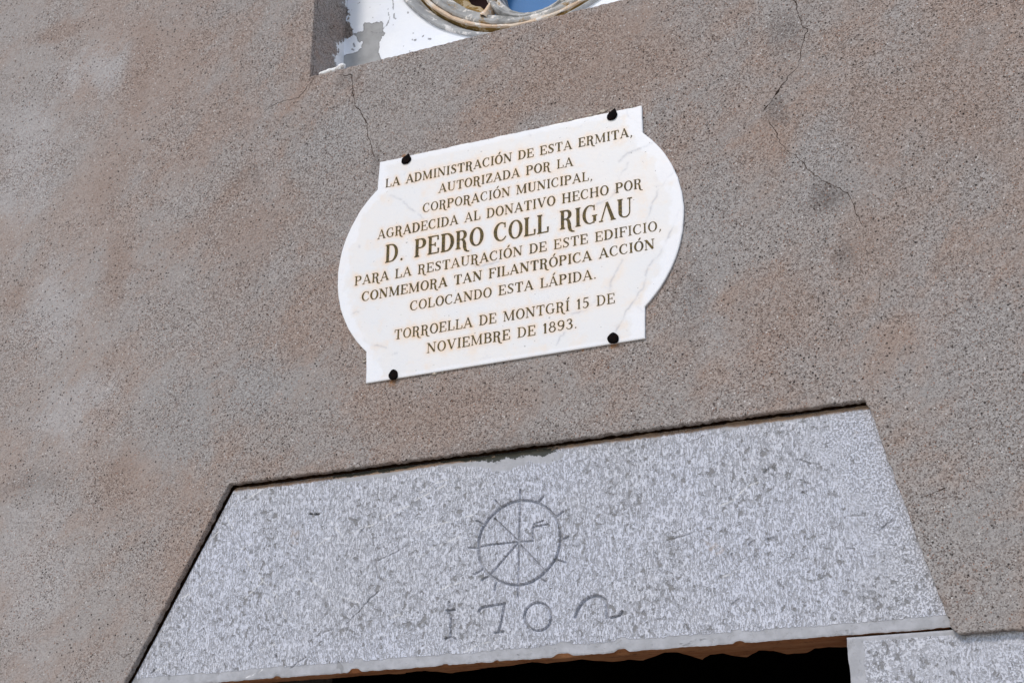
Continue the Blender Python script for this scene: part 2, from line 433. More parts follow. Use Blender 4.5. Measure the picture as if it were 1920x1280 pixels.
def rose_stone(name, base, dark, flake, ochre=0.0):
    M = Mat(name, .8, .25)
    n = M.noise(28, 5, .6)
    col = M.mix(M.ss(n, .35, .65), base, dark)
    if ochre: col = M.mix(M.ss(M.noise(24, 4, .6), .5 - ochre * .4, .62 - ochre * .3, 0, .95), col, (.30, .175, .045))
    col = M.mix(M.ss(M.noise(30, 7, .72, dist=.25), .530, .575, 0, .9), col, flake)
    col = M.mix(M.ss(M.noise(16, 6, .7), .56, .66, 0, .6), col, tuple(x * .6 for x in dark))
    col = M.mix(M.ss(M.noise(60, 4, .65), .69, .71, 0, .8), col, (.45, .22, .10))
    return M.done(col, M.bump(M.noise(55, 5, .65), .004, .8))
m_rose = rose_stone('painted_grey_tracery', (.42, .42, .41), (.33, .33, .33), (.78, .75, .72))
m_rose_flaked = rose_stone('flaking_grey_tracery', (.44, .435, .42), (.31, .305, .295), (.80, .75, .69), -.17)
m_bead = rose_stone('flaking_cream_bead', (.76, .64, .51), (.66, .47, .32), (.80, .76, .71))
m_groove = rose_stone('ochre_stained_groove', (.27, .165, .05), (.17, .12, .045), (.52, .42, .28), .2)
def glass(name, c, rough, spec):
    M = Mat(name, rough, spec)
    n = M.noise(14, 3, .5)
    return M.done(M.mix(M.ss(n, .3, .7), c, tuple(x * .85 for x in c)), M.bump(n, .003, .2))
m_blue = glass('blue_glass', (.052, .175, .40), .3, .15)
m_brown = glass('dark_red_glass', (.022, .010, .010), .7, .05)
def ground_mat():
    M = Mat('pale_trodden_earth', .95)
    n = M.noise(.6, 6, .6); f = M.noise(30, 5, .7)
    col = M.mix(M.ss(n, .35, .65), (.46, .41, .34), (.54, .49, .42))
    col = M.mix(M.ss(f, .5, .7, 0, .5), col, (.22, .18, .14))
    return M.done(col, M.bump(f, .02, .6))

# ------------------------------------------------------------------ ground
g = pymesh('ground', [(-2000, -2000, 0), (2000, -2000, 0), (2000, 2000, 0), (-2000, 2000, 0)], [(0, 1, 2, 3)], ground_mat())
tag(g, kind='structure')

# ------------------------------------------------------------------ the chapel front
chapel = empty('chapel', (0, 0, 0))
tag(chapel, 'old chapel front of coarse brown-grey plaster with dated stone lintel and round window', 'chapel')

ZB = 2.1245                       # underside of the lintel
XQ = 1.06                         # outer edge of the jamb stones
WX0, WX1, WZ0, WZ1 = -.4965, .4565, 3.4712, 4.44   # window recess
WD = .14                          # its depth
right_px = [(1622, 750), (1641, 793), (1660, 848), (1690, 930), (1720, 1010), (1750, 1088), (1770, 1140), (1785, 1178), (1796, 1187)]
right_edge = [PXZ(*p) for p in right_px]
recess = [(-XQ, 0), (-XQ, 2.112), (-.868, 2.112), PXZ(232, 1280), PXZ(430, 907)] + right_edge + [(XQ, 2.112), (XQ, 0)]
rec_d = densify(recess, .007, .0015, 3)
hole = [(WX0, WZ0), (WX1, WZ0), (WX1, WZ1), (WX0, WZ1)]
hole_d = densify(hole, .007, .0012, 5, closed=True)
outer = [(4.2, 0), (4.2, 6.6), (-4.2, 6.6), (-4.2, 0)]
def offset_path(p, d, closed):
    n = len(p); out = []
    for i in range(n):
        a = np.array(p[(i - 1) % n if closed else max(i - 1, 0)]); b = np.array(p[(i + 1) % n if closed else min(i + 1, n - 1)])
        t = b - a; t = t / (np.linalg.norm(t) + 1e-9)
        out.append((p[i][0] + -t[1] * d, p[i][1] + t[0] * d))
    return out
bev = .0028
rec_f = offset_path(rec_d, bev, False)     # path runs up the left, across, down the right: plaster lies on its left
hole_f = offset_path(hole_d[::-1], bev, True)
loops3 = [[Vector((x, z, 0)) for x, z in rec_f + outer], [Vector((x, z, 0)) for x, z in hole_f]]
tris = tessellate_polygon(loops3)
V = [(x, 0, z) for x, z in rec_f + outer + hole_f]
Fc = []
for a, b, c in tris:
    pa, pb, pc = V[a], V[b], V[c]
    cr = (pb[0] - pa[0]) * (pc[2] - pa[2]) - (pb[2] - pa[2]) * (pc[0] - pa[0])
    Fc.append((a, b, c) if cr > 0 else (a, c, b))
def rim(front_idx, path, closed, depth, seed):
    rg = np.random.default_rng(seed)
    n = len(path); prev = front_idx
    for y in (.0009, .003, depth):
        base = len(V)
        off = offset_path(path, bev * .35, closed) if y < .002 else path
        for (x, z) in off: V.append((x, y, z))
        cur = list(range(base, base + n))
        for i in range(n if closed else n - 1):
            j = (i + 1) % n
            Fc.append((prev[i], prev[j], cur[j], cur[i]))
        prev = cur
rim(list(range(len(rec_f))), rec_d, False, .0135, 1)
hb = len(rec_f) + len(outer)
rim(list(range(hb, hb + len(hole_f))), hole_d[::-1], True, .012, 2)
wall = pymesh('plaster_wall', V, Fc, m_plaster, chapel)

# cracks: thin ragged openings in the render
def crack(px_list, w0, seed, parent=wall):
    rg = np.random.default_rng(seed)
    pts = densify([PXZ(*p) for p in px_list], .006, .0022, seed)
    n = len(pts); VV = []; FF = []
    wn_ = np.abs(fbm(np.arange(n) * .35, np.zeros(n) + .5, seed, 3))
    for i, (x, z) in enumerate(pts):
        a = np.array(pts[max(i - 1, 0)]); b = np.array(pts[min(i + 1, n - 1)]); t = b - a; t /= np.linalg.norm(t) + 1e-9
        taper = min(1, i / 4, (n - 1 - i) / 6) if n > 8 else 1
        ww = w0 * (.30 + 1.7 * wn_[i]) * (.15 + .85 * max(taper, 0))
        VV += [(x - t[1] * ww, -.0004, z + t[0] * ww), (x + t[1] * ww, -.0004, z - t[0] * ww)]
        if i: FF.append((2 * i - 2, 2 * i - 1, 2 * i + 1, 2 * i))
    return pymesh('crack', VV, FF, m_crack, parent)
crack([(632, 140), (645, 142), (660, 141), (661, 164), (663, 178), (663.8, 184.4), (666, 199.7), (673.6, 205), (683.4, 222.7), (689, 232.5), (689, 252), (694.4, 269.7), (698.8, 287), (710, 301)], .0011, 1)
crack([(596, 140), (588, 148), (575, 165), (560, 184), (530, 190), (505, 200), (487, 222)], .0008, 2)
z2 = [(245, 0), (265, 20), (275, 80), (290, 110), (300, 145), (325, 155), (305, 215), (290, 265), (275, 355), (245, 385), (200, 440), (155, 505), (115, 560), (88, 592)]
crack(zoomed([(230, -40)] + z2, 1400, 0, .3516), .0010, 3)
crack(zoomed([(172, 478), (163, 492), (153, 508)], 1400, 0, .3516), .0032, 8)
crack(zoomed([(112, 562), (92, 588)], 1400, 0, .3516), .0022, 18)
z3 = [(80, 603), (120, 650), (155, 700), (175, 760), (215, 805), (270, 840), (315, 890), (360, 935), (420, 970), (480, 1000), (540, 1030), (560, 1070), (580, 1130), (610, 1190), (630, 1240), (622, 1280)]
crack(zoomed(z3, 1400, 0, .3516), .0007, 4)
crack([(1622, 452), (1626, 478), (1631, 510)], .0005, 31)
crack([(1652, 520), (1648, 560), (1640, 590)], .0005, 32)
crack([(1290, 830), (1310, 822), (1318, 815)], .0008, 5)
crack([(1735, 930), (1755, 921), (1772, 914)], .0009, 6)
crack([(222, 1225), (232, 1232), (246, 1224), (252, 1208)], .0007, 7)

# masonry behind the render, dark room inside, roof
V = []; Fc = []
box_data(V, Fc, -4.2, -1.30, .034, .45, 0, 6.6); box_data(V, Fc, 1.30, 4.2, .034, .45, 0, 6.6)
box_data(V, Fc, -1.30, 1.30, .31, .45, 2.32, 6.6)
box_data(V, Fc, -1.30, 1.30, .05, .31, 2.60, 3.45)
pymesh('masonry_core', V, Fc, m_core, chapel)
for xa, xb in ((-1.298, -.632), (.636, 1.298)):
    V = []; Fc = []; box_data(V, Fc, xa, xb, .31, .45, 0, 2.32)
    pymesh('inner_jamb', V, Fc, m_core, chapel)
V = []; Fc = []
box_data(V, Fc, -4.2, -4.0, .452, 7, 0, 6.6); box_data(V, Fc, 4.0, 4.2, .452, 7, 0, 6.6); box_data(V, Fc, -3.99, 3.99, 6.8, 7, 0, 6.6)
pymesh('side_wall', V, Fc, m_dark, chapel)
pymesh('roof', [(-4.5, -.2, 6.6), (0, -.2, 8.0), (4.5, -.2, 6.6), (-4.5, 7.2, 6.6), (0, 7.2, 8.0), (4.5, 7.2, 6.6), (-4.5, -.2, 6.72), (0, -.2, 8.14), (4.5, -.2, 6.72), (-4.5, 7.2, 6.72), (0, 7.2, 8.14), (4.5, 7.2, 6.72)],
       [(0, 3, 4, 1), (1, 4, 5, 2), (6, 7, 10, 9), (7, 8, 11, 10), (0, 1, 7, 6), (1, 2, 8, 7), (3, 9, 10, 4), (4, 10, 11, 5), (0, 6, 9, 3), (2, 5, 11, 8)], m_roof, chapel)
pymesh('gable', [(-4.2, .002, 6.598), (4.2, .002, 6.598), (0, .002, 7.95), (-4.2, .4, 6.598), (4.2, .4, 6.598), (0, .4, 7.95)], [(0, 1, 2), (3, 5, 4)], m_plaster, chapel)
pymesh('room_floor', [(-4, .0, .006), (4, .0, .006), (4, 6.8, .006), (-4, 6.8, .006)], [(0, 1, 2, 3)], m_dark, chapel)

# ------------------------------------------------------------------ lintel
YS = .014                                              # stone face lies 2 cm behind the render's face
def backed_edges():
    """left(z), right(z) of the lintel stone"""
    (xa, za), (xb, zb) = PXZ(232, 1280), PXZ(430, 907)
    zs = np.array([p[1] for p in right_edge][::-1]); xs = np.array([p[0] for p in right_edge][::-1])
    def L(z): return xa + (xb - xa) * (z - za) / (zb - za) + .0085
    def Rr(z): return np.interp(z, zs, xs) + .004
    return L, Rr
Lf, Rf = backed_edges()
def lintel():
    zt = 2.5305 - .0048
    st = .0013
    nz = int((zt - ZB) / st); nx = int(1.67 / st)
    u = np.linspace(0, 1, nx)[None, :]; z = np.linspace(ZB, zt, nz)[:, None]
    X = Lf(z) * (1 - u) + Rf(z) * u; Z = z + 0 * u
    # chipped lower arris
    chip = np.zeros(nx)
    chips = [((665, 1252), .012, .007), ((1055, 1222), .016, .006), ((1165, 1216), .012, .005), ((835, 1240), .006, .003), ((520, 1266), .007, .003), ((1385, 1206), .009, .0035), ((930, 1232), .005, .0025)]
    xb = X[0]
    for p, ww, hh in chips:
        cx = PXZ(*p, YS)[0]; chip = np.maximum(chip, hh * np.exp(-((xb - cx) / ww) ** 4))
    chip += .0016 * (1 + fbm(xb * 60, xb * 0, 4, 4))
    fall = np.clip(1 - (z - ZB) / .03, 0, 1)
    Z = Z + chip[None, :] * fall
    top = .003 * fbm(X[-1] * 45, X[-1] * 0 + 3, 9, 4)
    Z = Z + top[None, :] * np.clip(1 - (zt - z) / .03, 0, 1)
    lf = X - Lf(z); rt = Rf(z) - X; bt = Z - ZB - chip[None, :]; tp = zt - Z
    # ---- carvings
    big = .05
    k = .27346
    def pw(pts, wid):
        o = []
        for q in zoomed(pts, 780, 880, k): o.append((*PXZ(*q, YS), wid))
        return o
    wheel = np.full(X.shape, big); date = np.full(X.shape, big)
    ring = [(735, 212), (785, 215), (830, 227), (875, 250), (920, 284), (950, 318), (972, 360), (988, 410), (992, 460), (986, 520), (975, 565), (957, 610), (935, 643), (905, 680), (870, 715), (835, 742), (795, 767), (755, 782), (720, 790), (690, 792), (640, 788), (595, 775), (555, 757), (515, 730), (485, 705), (460, 672), (442, 625), (433, 580), (430, 530), (433, 480), (445, 430), (460, 395), (482, 362), (505, 330), (535, 302), (560, 280), (590, 257), (625, 238), (660, 223), (700, 214), (735, 212)]
    seg_dist(X, Z, pw(ring, .0021), wheel, .02)
    for a in ([(713, 212), (715, 140)], [(832, 226), (852, 208), (872, 183)], [(956, 326), (980, 308), (1008, 286)], [(990, 480), (1045, 460)], [(957, 615), (1025, 636)], [(838, 738), (888, 768)], [(702, 790), (698, 872)],
              [(555, 765), (545, 790), (538, 828)], [(490, 735), (465, 745), (452, 760)], [(458, 682), (400, 718)], [(433, 535), (400, 538), (362, 534)], [(478, 386), (445, 366), (415, 352)], [(588, 268), (565, 240), (543, 210)]):
        seg_dist(X, Z, pw(a, .0011), wheel, .02)
    for a in ([(707, 493), (712, 350), (713, 215)], [(707, 493), (640, 430), (540, 335)], [(707, 493), (560, 510), (500, 515), (440, 527)], [(707, 493), (600, 615), (508, 722)], [(707, 493), (706, 650), (702, 790)], [(720, 520), (800, 605), (880, 690)],
              [(707, 493), (760, 492), (803, 487)], [(803, 487), (800, 440), (803, 393)], [(803, 393), (850, 384), (903, 373)]):
        seg_dist(X, Z, pw(a, .0010), wheel, .02)
    seg_dist(X, Z, pw([(808, 372), (870, 350)], .0007), wheel, .02)
    for a, wd in (([(226, 902), (232, 940)], .001), ([(208, 965), (262, 960)], .0018), ([(222, 980), (240, 1005), (238, 1150)], .0019), ([(198, 1158), (235, 1146), (272, 1160)], .0011),
                  ([(432, 970), (446, 945), (530, 930), (608, 918)], .0018), ([(605, 920), (595, 990), (580, 1060), (563, 1112)], .0014), ([(538, 1117), (598, 1108)], .0015),
                  ([(1080, 1016), (1096, 1010)], .0005), ([(1092, 1008), (1112, 955), (1145, 905), (1180, 878), (1225, 865), (1262, 870), (1293, 892), (1308, 930), (1313, 1012)], .0025), ([(1310, 1015), (1345, 1012), (1395, 998), (1413, 972)], .0017)):
        seg_dist(X, Z, pw(a, wd), date, .02)
    zero = [(835 + 91 * math.cos(t), 1008 + 96 * math.sin(t)) for t in np.linspace(0, 2 * math.pi, 40)]
    seg_dist(X, Z, pw(zero, .0017), date, .02)
    carve = np.maximum(sstep(.0016, -.0014, wheel), sstep(.0016, -.0014, date))
    # ---- scratches, veins and splits  (zoom origin 200,850)
    k2 = .3358
    vein = np.full(X.shape, big)
    def vw(lst, ox, oy, kk, wid, tgt):
        q = densify(zoomed(lst, ox, oy, kk), 6, 1.2, len(lst) + int(lst[0][0]))
        seg_dist(X, Z, [(*PXZ(*p, YS), wid) for p in q], tgt, .02)
    for a in ([(715, 292), (800, 245), (922, 168)], [(660, 335), (680, 380), (702, 420)], [(718, 552), (780, 515), (852, 480)], [(560, 500), (625, 435)], [(770, 590), (860, 690), (955, 805)], [(1050, 688), (1110, 715), (1165, 722)], [(1160, 722), (1230, 758), (1310, 800), (1410, 830)],
              [(775, 806), (825, 762), (872, 712)], [(880, 800), (905, 830), (922, 856)], [(1170, 515), (1215, 485), (1250, 470)], [(1250, 380), (1300, 440), (1340, 490)], [(1380, 440), (1430, 412), (1490, 396)], [(1540, 360), (1610, 320), (1690, 290)], [(850, 1098), (900, 1080), (940, 1064)], [(420, 805), (490, 765)],
              [(530, 730), (590, 702)], [(1560, 925), (1640, 898)], [(985, 880), (1030, 950)], [(250, 1225), (330, 1180)], [(1010, 760), (1060, 735)], [(1510, 1015), (1590, 1008)], [(780, 1250), (850, 1222), (870, 1205)]):
        vw(a, 200, 850, k2, .0006, vein)
    for a in ([(0, 210), (90, 160), (210, 105)], [(0, 430), (130, 380), (250, 350), (390, 310)], [(20, 600), (150, 520), (300, 460)], [(140, 835), (215, 800), (310, 770)], [(330, 1250), (420, 1200), (560, 1160)], [(30, 160), (120, 100), (240, 60)]):
        vw(a, 780, 880, k, .0006, vein)
    for a in ([(450, 610), (520, 580), (580, 520)], [(590, 510), (650, 490)], [(470, 960), (560, 930)]):
        vw(a, 1180, 720, .3751, .0005, vein)
    veinm = sstep(.0016, -.0004, vein)
    pit = np.full(X.shape, big); split = np.full(X.shape, big)
    vw([(1500, 598), (1508, 650), (1518, 695), (1552, 712)], 200, 850, k2, .0026, split)
    for a, wd in (([(1510, 600), (1580, 570), (1680, 510)], .0008), ([(1440, 842), (1480, 800), (1520, 768)], .0016), ([(1340, 945), (1440, 845)], .0008), ([(1030, 1195), (1065, 1165), (1110, 1138)], .0016), ([(1210, 1000), (1260, 980)], .0016), ([(880, 530), (890, 515)], .0014), ([(415, 1160), (430, 1140)], .0018), ([(505, 1000), (545, 980)], .0012), ([(245, 1225), (275, 1200)], .0012), ([(1440, 410), (1415, 440)], .001)):
        vw(a, 200, 850, k2, wd, split)
    for a, wd in (([(880, 490), (900, 500)], .0022), ([(860, 380), (900, 395), (950, 402)], .0018), ([(1250, 730), (1290, 695), (1320, 680)], .0016), ([(680, 440), (710, 410), (730, 430)], .0028), ([(1090, 820), (1125, 826)], .0012), ([(185, 782), (240, 765), (300, 748)], .0010), ([(510, 850), (520, 875)], .0028), ([(515, 1100), (545, 1075)], .0026), ([(740, 985), (770, 1020)], .0020), ([(690, 780), (730, 775)], .0038), ([(860, 545), (885, 535)], .002), ([(600, 800), (620, 785)], .0028)):
        vw(a, 1180, 720, .3751, wd, split)
    for a, wd in (([(1135, 335), (1146, 337)], .0018), ([(1165, 337), (1185, 336)], .0020), ([(945, 1122), (946, 1135)], .0013)):
        vw(a, 200, 850, k2, wd, pit)
    splitm = sstep(.0012, -.0012, split) * (.75 + .25 * fbm(X * 150, Z * 150, 21, 2))
    pitm = np.maximum(sstep(.0008, -.0008, pit) * 1.25, splitm * .45)
    # ---- masks for the surface work
    jx = fbm(X * 25, Z * 25, 31, 4)
    marg = np.maximum.reduce([sstep(.026, .014, bt + .003 * jx), sstep(.016, .004, rt) * .45, sstep(.03, .004, tp) * .55 * (fbm(X * 9, Z * 4, 33, 3) > -.25)])
    mo = 1.1 * np.exp(-((X + .20) / .24) ** 4) + .7 * np.exp(-((X - .07) / .07) ** 2) + .25 * np.exp(-((X - .55) / .12) ** 2)
    prof = .003 + .022 * np.clip(.40 + fbm(X * 11, X * 0, 41, 4), 0, 1.4)
    moss = np.clip(mo, 0, 1) * sstep(prof * 1.25, prof * .35, tp)
    marg = np.maximum(marg, .8 * np.clip(mo, 0, 1) * sstep(prof * 2.0 + .006, prof, tp))
    rust = sstep(.017, .002, tp) * (1.0 + .4 * fbm(X * 8, X * 0, 51, 3))
    dots = np.clip(sstep(.22, .02, rt) + .55 * sstep(.35, .0, lf) * sstep(.1, -.3, fbm(X * 3, Z * 3, 8, 2)), 0, 1) * .9
    # ---- relief
    Y = YS + .0005 * fbm(X * 60, Z * 60, 61, 3) + .0012 * fbm(X * 7, Z * 7, 71, 3)
    Y = Y + .0058 * carve + .003 * splitm + .006 * np.clip(sstep(.0008, -.0008, pit), 0, 1)
    Y = Y + .0016 * sstep(.003, 0, bt) * (.5 + .5 * fbm(X * 70, X * 0, 77, 3)) + .0035 * sstep(.006, 0, tp)
    at = dict(carve=carve, vein=veinm, pit=np.clip(pitm, 0, 1), marg=marg, moss=moss, rust=rust, dots=dots)
    def fm(mk): return (mk[:-1, :-1] | mk[1:, :-1] | mk[:-1, 1:] | mk[1:, 1:])
    fw = fm(wheel < .0008); fd = fm(date < .0008) & ~fw
    L = grid_mesh('door_lintel', X, Y, Z, m_stone, chapel, ~(fw | fd), at)
    L['label'] = 'pale grey tooled stone lintel with a carved wheel and the date 1702'
    grid_mesh('carved_wheel', X, Y, Z, m_stone, L, fw, at)
    xm = (X[:-1, :-1] + X[1:, 1:]) / 2
    cuts = [-9] + [PXZ(*zoomed([(q, 1010)], 780, 880, k)[0], YS)[0] for q in (340, 675, 990)] + [9]
    for a, b in zip(cuts[:-1], cuts[1:]):
        grid_mesh('carved_digit', X, Y, Z, m_stone, L, fd & (xm >= a) & (xm < b), at)
    # sides of the block
    pymesh('block_side', [(X[0, 0], YS, ZB), (X[-1, 0], YS + .003, zt), (X[-1, 0], .28, zt), (X[0, 0], .28, ZB), (X[-1, -1], YS + .003, zt), (X[-1, -1], .28, zt), (X[0, -1], YS, ZB), (X[0, -1], .28, ZB)],
           [(0, 1, 2, 3), (1, 4, 5, 2), (4, 6, 7, 5)], m_stone, L)
    # underside: brown strip that breaks off in a wavy line, hollow behind it
    zo = zoomed([(0, 295), (60, 303), (130, 293), (190, 283), (240, 290), (320, 296), (380, 288), (440, 292), (480, 272), (520, 258), (570, 256), (620, 270), (670, 290), (700, 268), (750, 262), (800, 276), (850, 282), (890, 252), (950, 254), (1000, 268), (1080, 266), (1110, 246), (1160, 240), (1215, 242)], 1000, 1100, .4792)
    wl = [(P_[0], P_[1]) for P_ in (PZ(x, y, ZB) for x, y in [(760, 1262), (800, 1258), (850, 1263), (895, 1256), (950, 1250)] + zo)]
    wl.sort()
    xs = np.array([p[0] for p in wl]); ys = np.array([p[1] for p in wl])
    xx = np.linspace(-.80, .80, 640)
    yb = np.interp(xx, xs, ys)
    yb = np.where(xx < xs[0], ys[0] + .012 * fbm(xx * 9, xx * 0, 5, 3), yb) + .004 * fbm(xx * 40, xx * 0, 6, 3)
    front_z = np.interp(xx, X[0], Z[0]); front_y = np.interp(xx, X[0], Y[0])
    vv = np.linspace(0, 1, 40)[:, None]
    SX = xx[None, :] + 0 * vv
    SY = front_y[None, :] * (1 - vv) + yb[None, :] * vv
    SZ = front_z[None, :] * (1 - np.clip(vv * 6, 0, 1)) + ZB * np.clip(vv * 6, 0, 1) + .0015 * fbm(SX * 30, SY * 30, 15, 3) * np.clip(vv * 6, 0, 1)
    SZ = SZ + .05 * np.clip((vv - .86) / .14, 0, 1) ** 2
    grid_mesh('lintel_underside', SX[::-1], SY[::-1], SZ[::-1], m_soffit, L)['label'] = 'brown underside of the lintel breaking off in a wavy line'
    V = []; Fc = []
    box_data(V, Fc, -.80, .80, float(yb.max()) + .03, .309, ZB + .055, 2.319)
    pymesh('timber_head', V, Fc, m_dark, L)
    return L
lintel()

# mortar seen in the joints round the stones
V = []; Fc = []
for q in ([(-1.29, 2.10), (-.634, 2.10), (-.634, 2.60), (-1.29, 2.60)], [(.636, 2.10), (1.29, 2.10), (1.29, 2.60), (.636, 2.60)], [(-.634, 2.44), (.636, 2.44), (.636, 2.60), (-.634, 2.60)], [(-1.29, 0), (-.66, 0), (-.66, 2.10), (-1.29, 2.10)], [(.66, 0), (1.29, 0), (1.29, 2.10), (.66, 2.10)]):
    pymesh('mortar_bed', [(x, .034, z) for x, z in q], [(0, 1, 2, 3)], m_mortar, chapel)

# jamb stones
def jamb(x0, x1, z0, z1, st, seed, inner):
    nx = max(8, int((x1 - x0) / st)); nz = max(8, int((z1 - z0) / st))
    u = np.linspace(0, 1, nx)[None, :]; z = np.linspace(z0, z1, nz)[:, None]
    X = x0 + (x1 - x0) * u + 0 * z; Z = z + 0 * u
    rag = .0028 * fbm(Z * 30, Z * 0 + seed, seed, 4)
    if inner < 0: X = X + rag * np.clip(1 - (X - x0) / .03, 0, 1)
    else: X = X + rag * np.clip(1 - (x1 - X) / .03, 0, 1)
    e_in = (X - x0) if inner < 0 else (x1 - X)
    tp = z1 - Z; bt = Z - z0
    marg = np.maximum.reduce([sstep(.034, .018, e_in), sstep(.016, .004, tp) * .75, sstep(.02, .004, bt) * .6])
    rust = sstep(.010, .001, tp) * sstep(.80, .84, np.abs(X)) * .9
    zz = np.zeros(X.shape)
    dots = np.clip(.5 + fbm(X * 4, Z * 4, seed + 5, 2), 0, 1) * .6
    Y = YS + .001 + .0006 * fbm(X * 60, Z * 60, seed + 1, 3) + .0012 * fbm(X * 7, Z * 7, seed + 2, 3)
    edge = np.minimum.reduce([e_in, tp, bt])
    Y = Y + .002 * sstep(.003, 0, edge)
    o = grid_mesh('jamb_stone', X, Y, Z, m_stone, chapel, None, dict(carve=zz, vein=zz, pit=zz, marg=marg, moss=zz, rust=rust, dots=dots))
    a = x0 if inner < 0 else x1
    V = [(a, YS + .004, z0), (a, YS + .004, z1), (a, .309, z1), (a, .309, z0)]
    side = pymesh('jamb_reveal', V, [(0, 1, 2, 3)], m_stone, o)
    return o
jamb(.6325, 1.052, 1.56, 2.1225, .0016, 100, -1)
jamb(.6325, 1.052, .80, 1.552, .006, 120, -1); jamb(.6325, 1.052, .0, .792, .006, 140, -1)
jamb(-1.052, -.629, 1.56, 2.1225, .004, 160, 1)
jamb(-1.052, -.629, .80, 1.552, .006, 180, 1); jamb(-1.052, -.629, .0, .792, .006, 200, 1)

# ------------------------------------------------------------------ window recess
paint_px = zoomed([(655, -120), (640, 0), (600, 55), (655, 110), (688, 200), (650, 300), (692, 350), (722, 440), (722, 500), (700, 580), (620, 590), (560, 640), (480, 660), (500, 740), (545, 790), (500, 815), (440, 830), (470, 880), (490, 960), (492, 1020), (560, 1080), (560, 1300)], 570, 0, .125)
big_left = [(200, 400), (200, -500), (655 * .125 + 570, -500)]
bare_poly = paint_px + big_left
def proj(X, Y, Z):
    d = np.stack([X - CAM[0], Y - CAM[1], Z - CAM[2]], -1) @ ROT
    return 960 + F * d[..., 0] / d[..., 2], 640 + F * d[..., 1] / d[..., 2]
# left side of the recess
yy = np.linspace(.012, WD, 66)[None, :]; zz = np.linspace(WZ0, WZ1, 440)[:, None]
X = WX0 + 0 * yy + 0 * zz + .0015 * fbm(yy * 30 + 0 * zz, zz * 30 + 0 * yy, 3, 3); Yg = yy + 0 * zz; Zg = zz + 0 * yy
u, v = proj(X, Yg, Zg)
rev = grid_mesh('window_reveal', X, Yg, Zg, m_reveal, chapel, None, dict(paint=poly_sd(u, v, bare_poly) * .0012))
one = np.full((2, 2), -1.0)
def quad_grid(name, a, b, c, d, mat, val=-1.0):
    X = np.array([[a[0], b[0]], [d[0], c[0]]]); Y = np.array([[a[1], b[1]], [d[1], c[1]]]); Z = np.array([[a[2], b[2]], [d[2], c[2]]])
    return grid_mesh(name, X, Y, Z, mat, chapel, None, dict(paint=np.full((2, 2), val)), sm=False)
quad_grid('window_reveal', (WX1, WD, WZ0), (WX1, .012, WZ0), (WX1, .012, WZ1), (WX1, WD, WZ1), m_reveal)
quad_grid('window_reveal', (WX0, WD, WZ1), (WX1, WD, WZ1), (WX1, .012, WZ1), (WX0, .012, WZ1), m_reveal)
quad_grid('window_sill', (WX0, .012, WZ0), (WX1, .012, WZ0), (WX1, WD, WZ0), (WX0, WD, WZ0), m_reveal, 1.0)
# limewashed panel with the round opening
RCX, RCZ, RR = -.020, 3.925, .380
xx = np.arange(WX0 - .002, WX1 + .004, .0018)[None, :]; zz = np.arange(WZ0 - .002, WZ1 + .004, .0018)[:, None]
X = xx + 0 * zz; Z = zz + 0 * xx
Y = WD + .0025 * fbm(X * 8, Z * 8, 5, 3)
u, v = proj(X, Y, Z)
peel_px = zoomed([(740, 505), (790, 510), (800, 480), (880, 475), (895, 440), (890, 370), (910, 340), (960, 345), (1010, 355), (1090, 335), (1135, 345), (1140, 315), (1165, 325), (1185, 360), (1190, 420), (1185, 480), (1215, 500), (1200, 545), (1165, 545), (1150, 620), (1130, 640), (1130, 720), (1118, 780), (1160, 890), (1200, 960), (800, 1080), (620, 1010), (560, 975), (545, 930), (490, 900), (450, 870), (480, 830), (530, 825), (610, 840), (640, 820), (720, 805), (800, 775), (860, 720), (880, 640), (860, 610), (840, 645), (800, 620), (785, 570), (760, 530)], 570, 0, .125)
peel = poly_sd(u, v, peel_px) * .0012
bare = poly_sd(u, v, bare_poly) * .0012
pit = np.full(X.shape, 99.0)
for a, wd in (([(1262, 130), (1268, 200), (1285, 260), (1275, 330), (1240, 385), (1195, 415), (1190, 470), (1170, 495), (1080, 498), (1000, 478)], 2.0), ([(1265, 190), (1270, 230)], 6), ([(1272, 310), (1240, 385)], 7), ([(1330, 0), (1340, 60), (1338, 140)], 6), ([(1355, 210), (1350, 270), (1375, 285)], 9), ([(1338, 375), (1340, 380)], 5), ([(1490, 690), (1492, 700)], 4), ([(1555, 190), (1560, 200)], 7), ([(1030, 265), (1036, 268)], 4), ([(830, 38), (834, 44)], 5), ([(1580, 765), (1590, 775)], 6),
              ([(745, 660), (760, 700)], 12), ([(720, 740), (745, 755)], 10)):
    q = [(570 + a_ * .125, b_ * .125, wd * .125) for a_, b_ in densify(a, 14, 4, int(wd * 7))]
    seg_dist(u, v, q, pit, 8)
for a, wd in (([(215, 205), (222, 215)], 12), ([(325, 660), (345, 655)], 14), ([(288, 650), (292, 655)], 9), ([(455, 605), (475, 585)], 8), ([(555, 640), (585, 640)], 14), ([(300, 545), (308, 548)], 6)):
    seg_dist(u, v, [(740 + a_ * .1146, b_ * .1146, wd * .1146) for a_, b_ in a], pit, 8)
pitm = sstep(.35, -.25, pit)
rad = np.hypot(X - RCX, Z - RCZ)
cen = (rad[:-1, :-1] + rad[1:, 1:]) / 2
panel = grid_mesh('window_panel', X, Y, Z, m_lime, chapel, cen > RR - .006, dict(peel=peel, pit=pitm, bare=bare))
panel['label'] = 'white limewashed panel with a grey flaked patch'
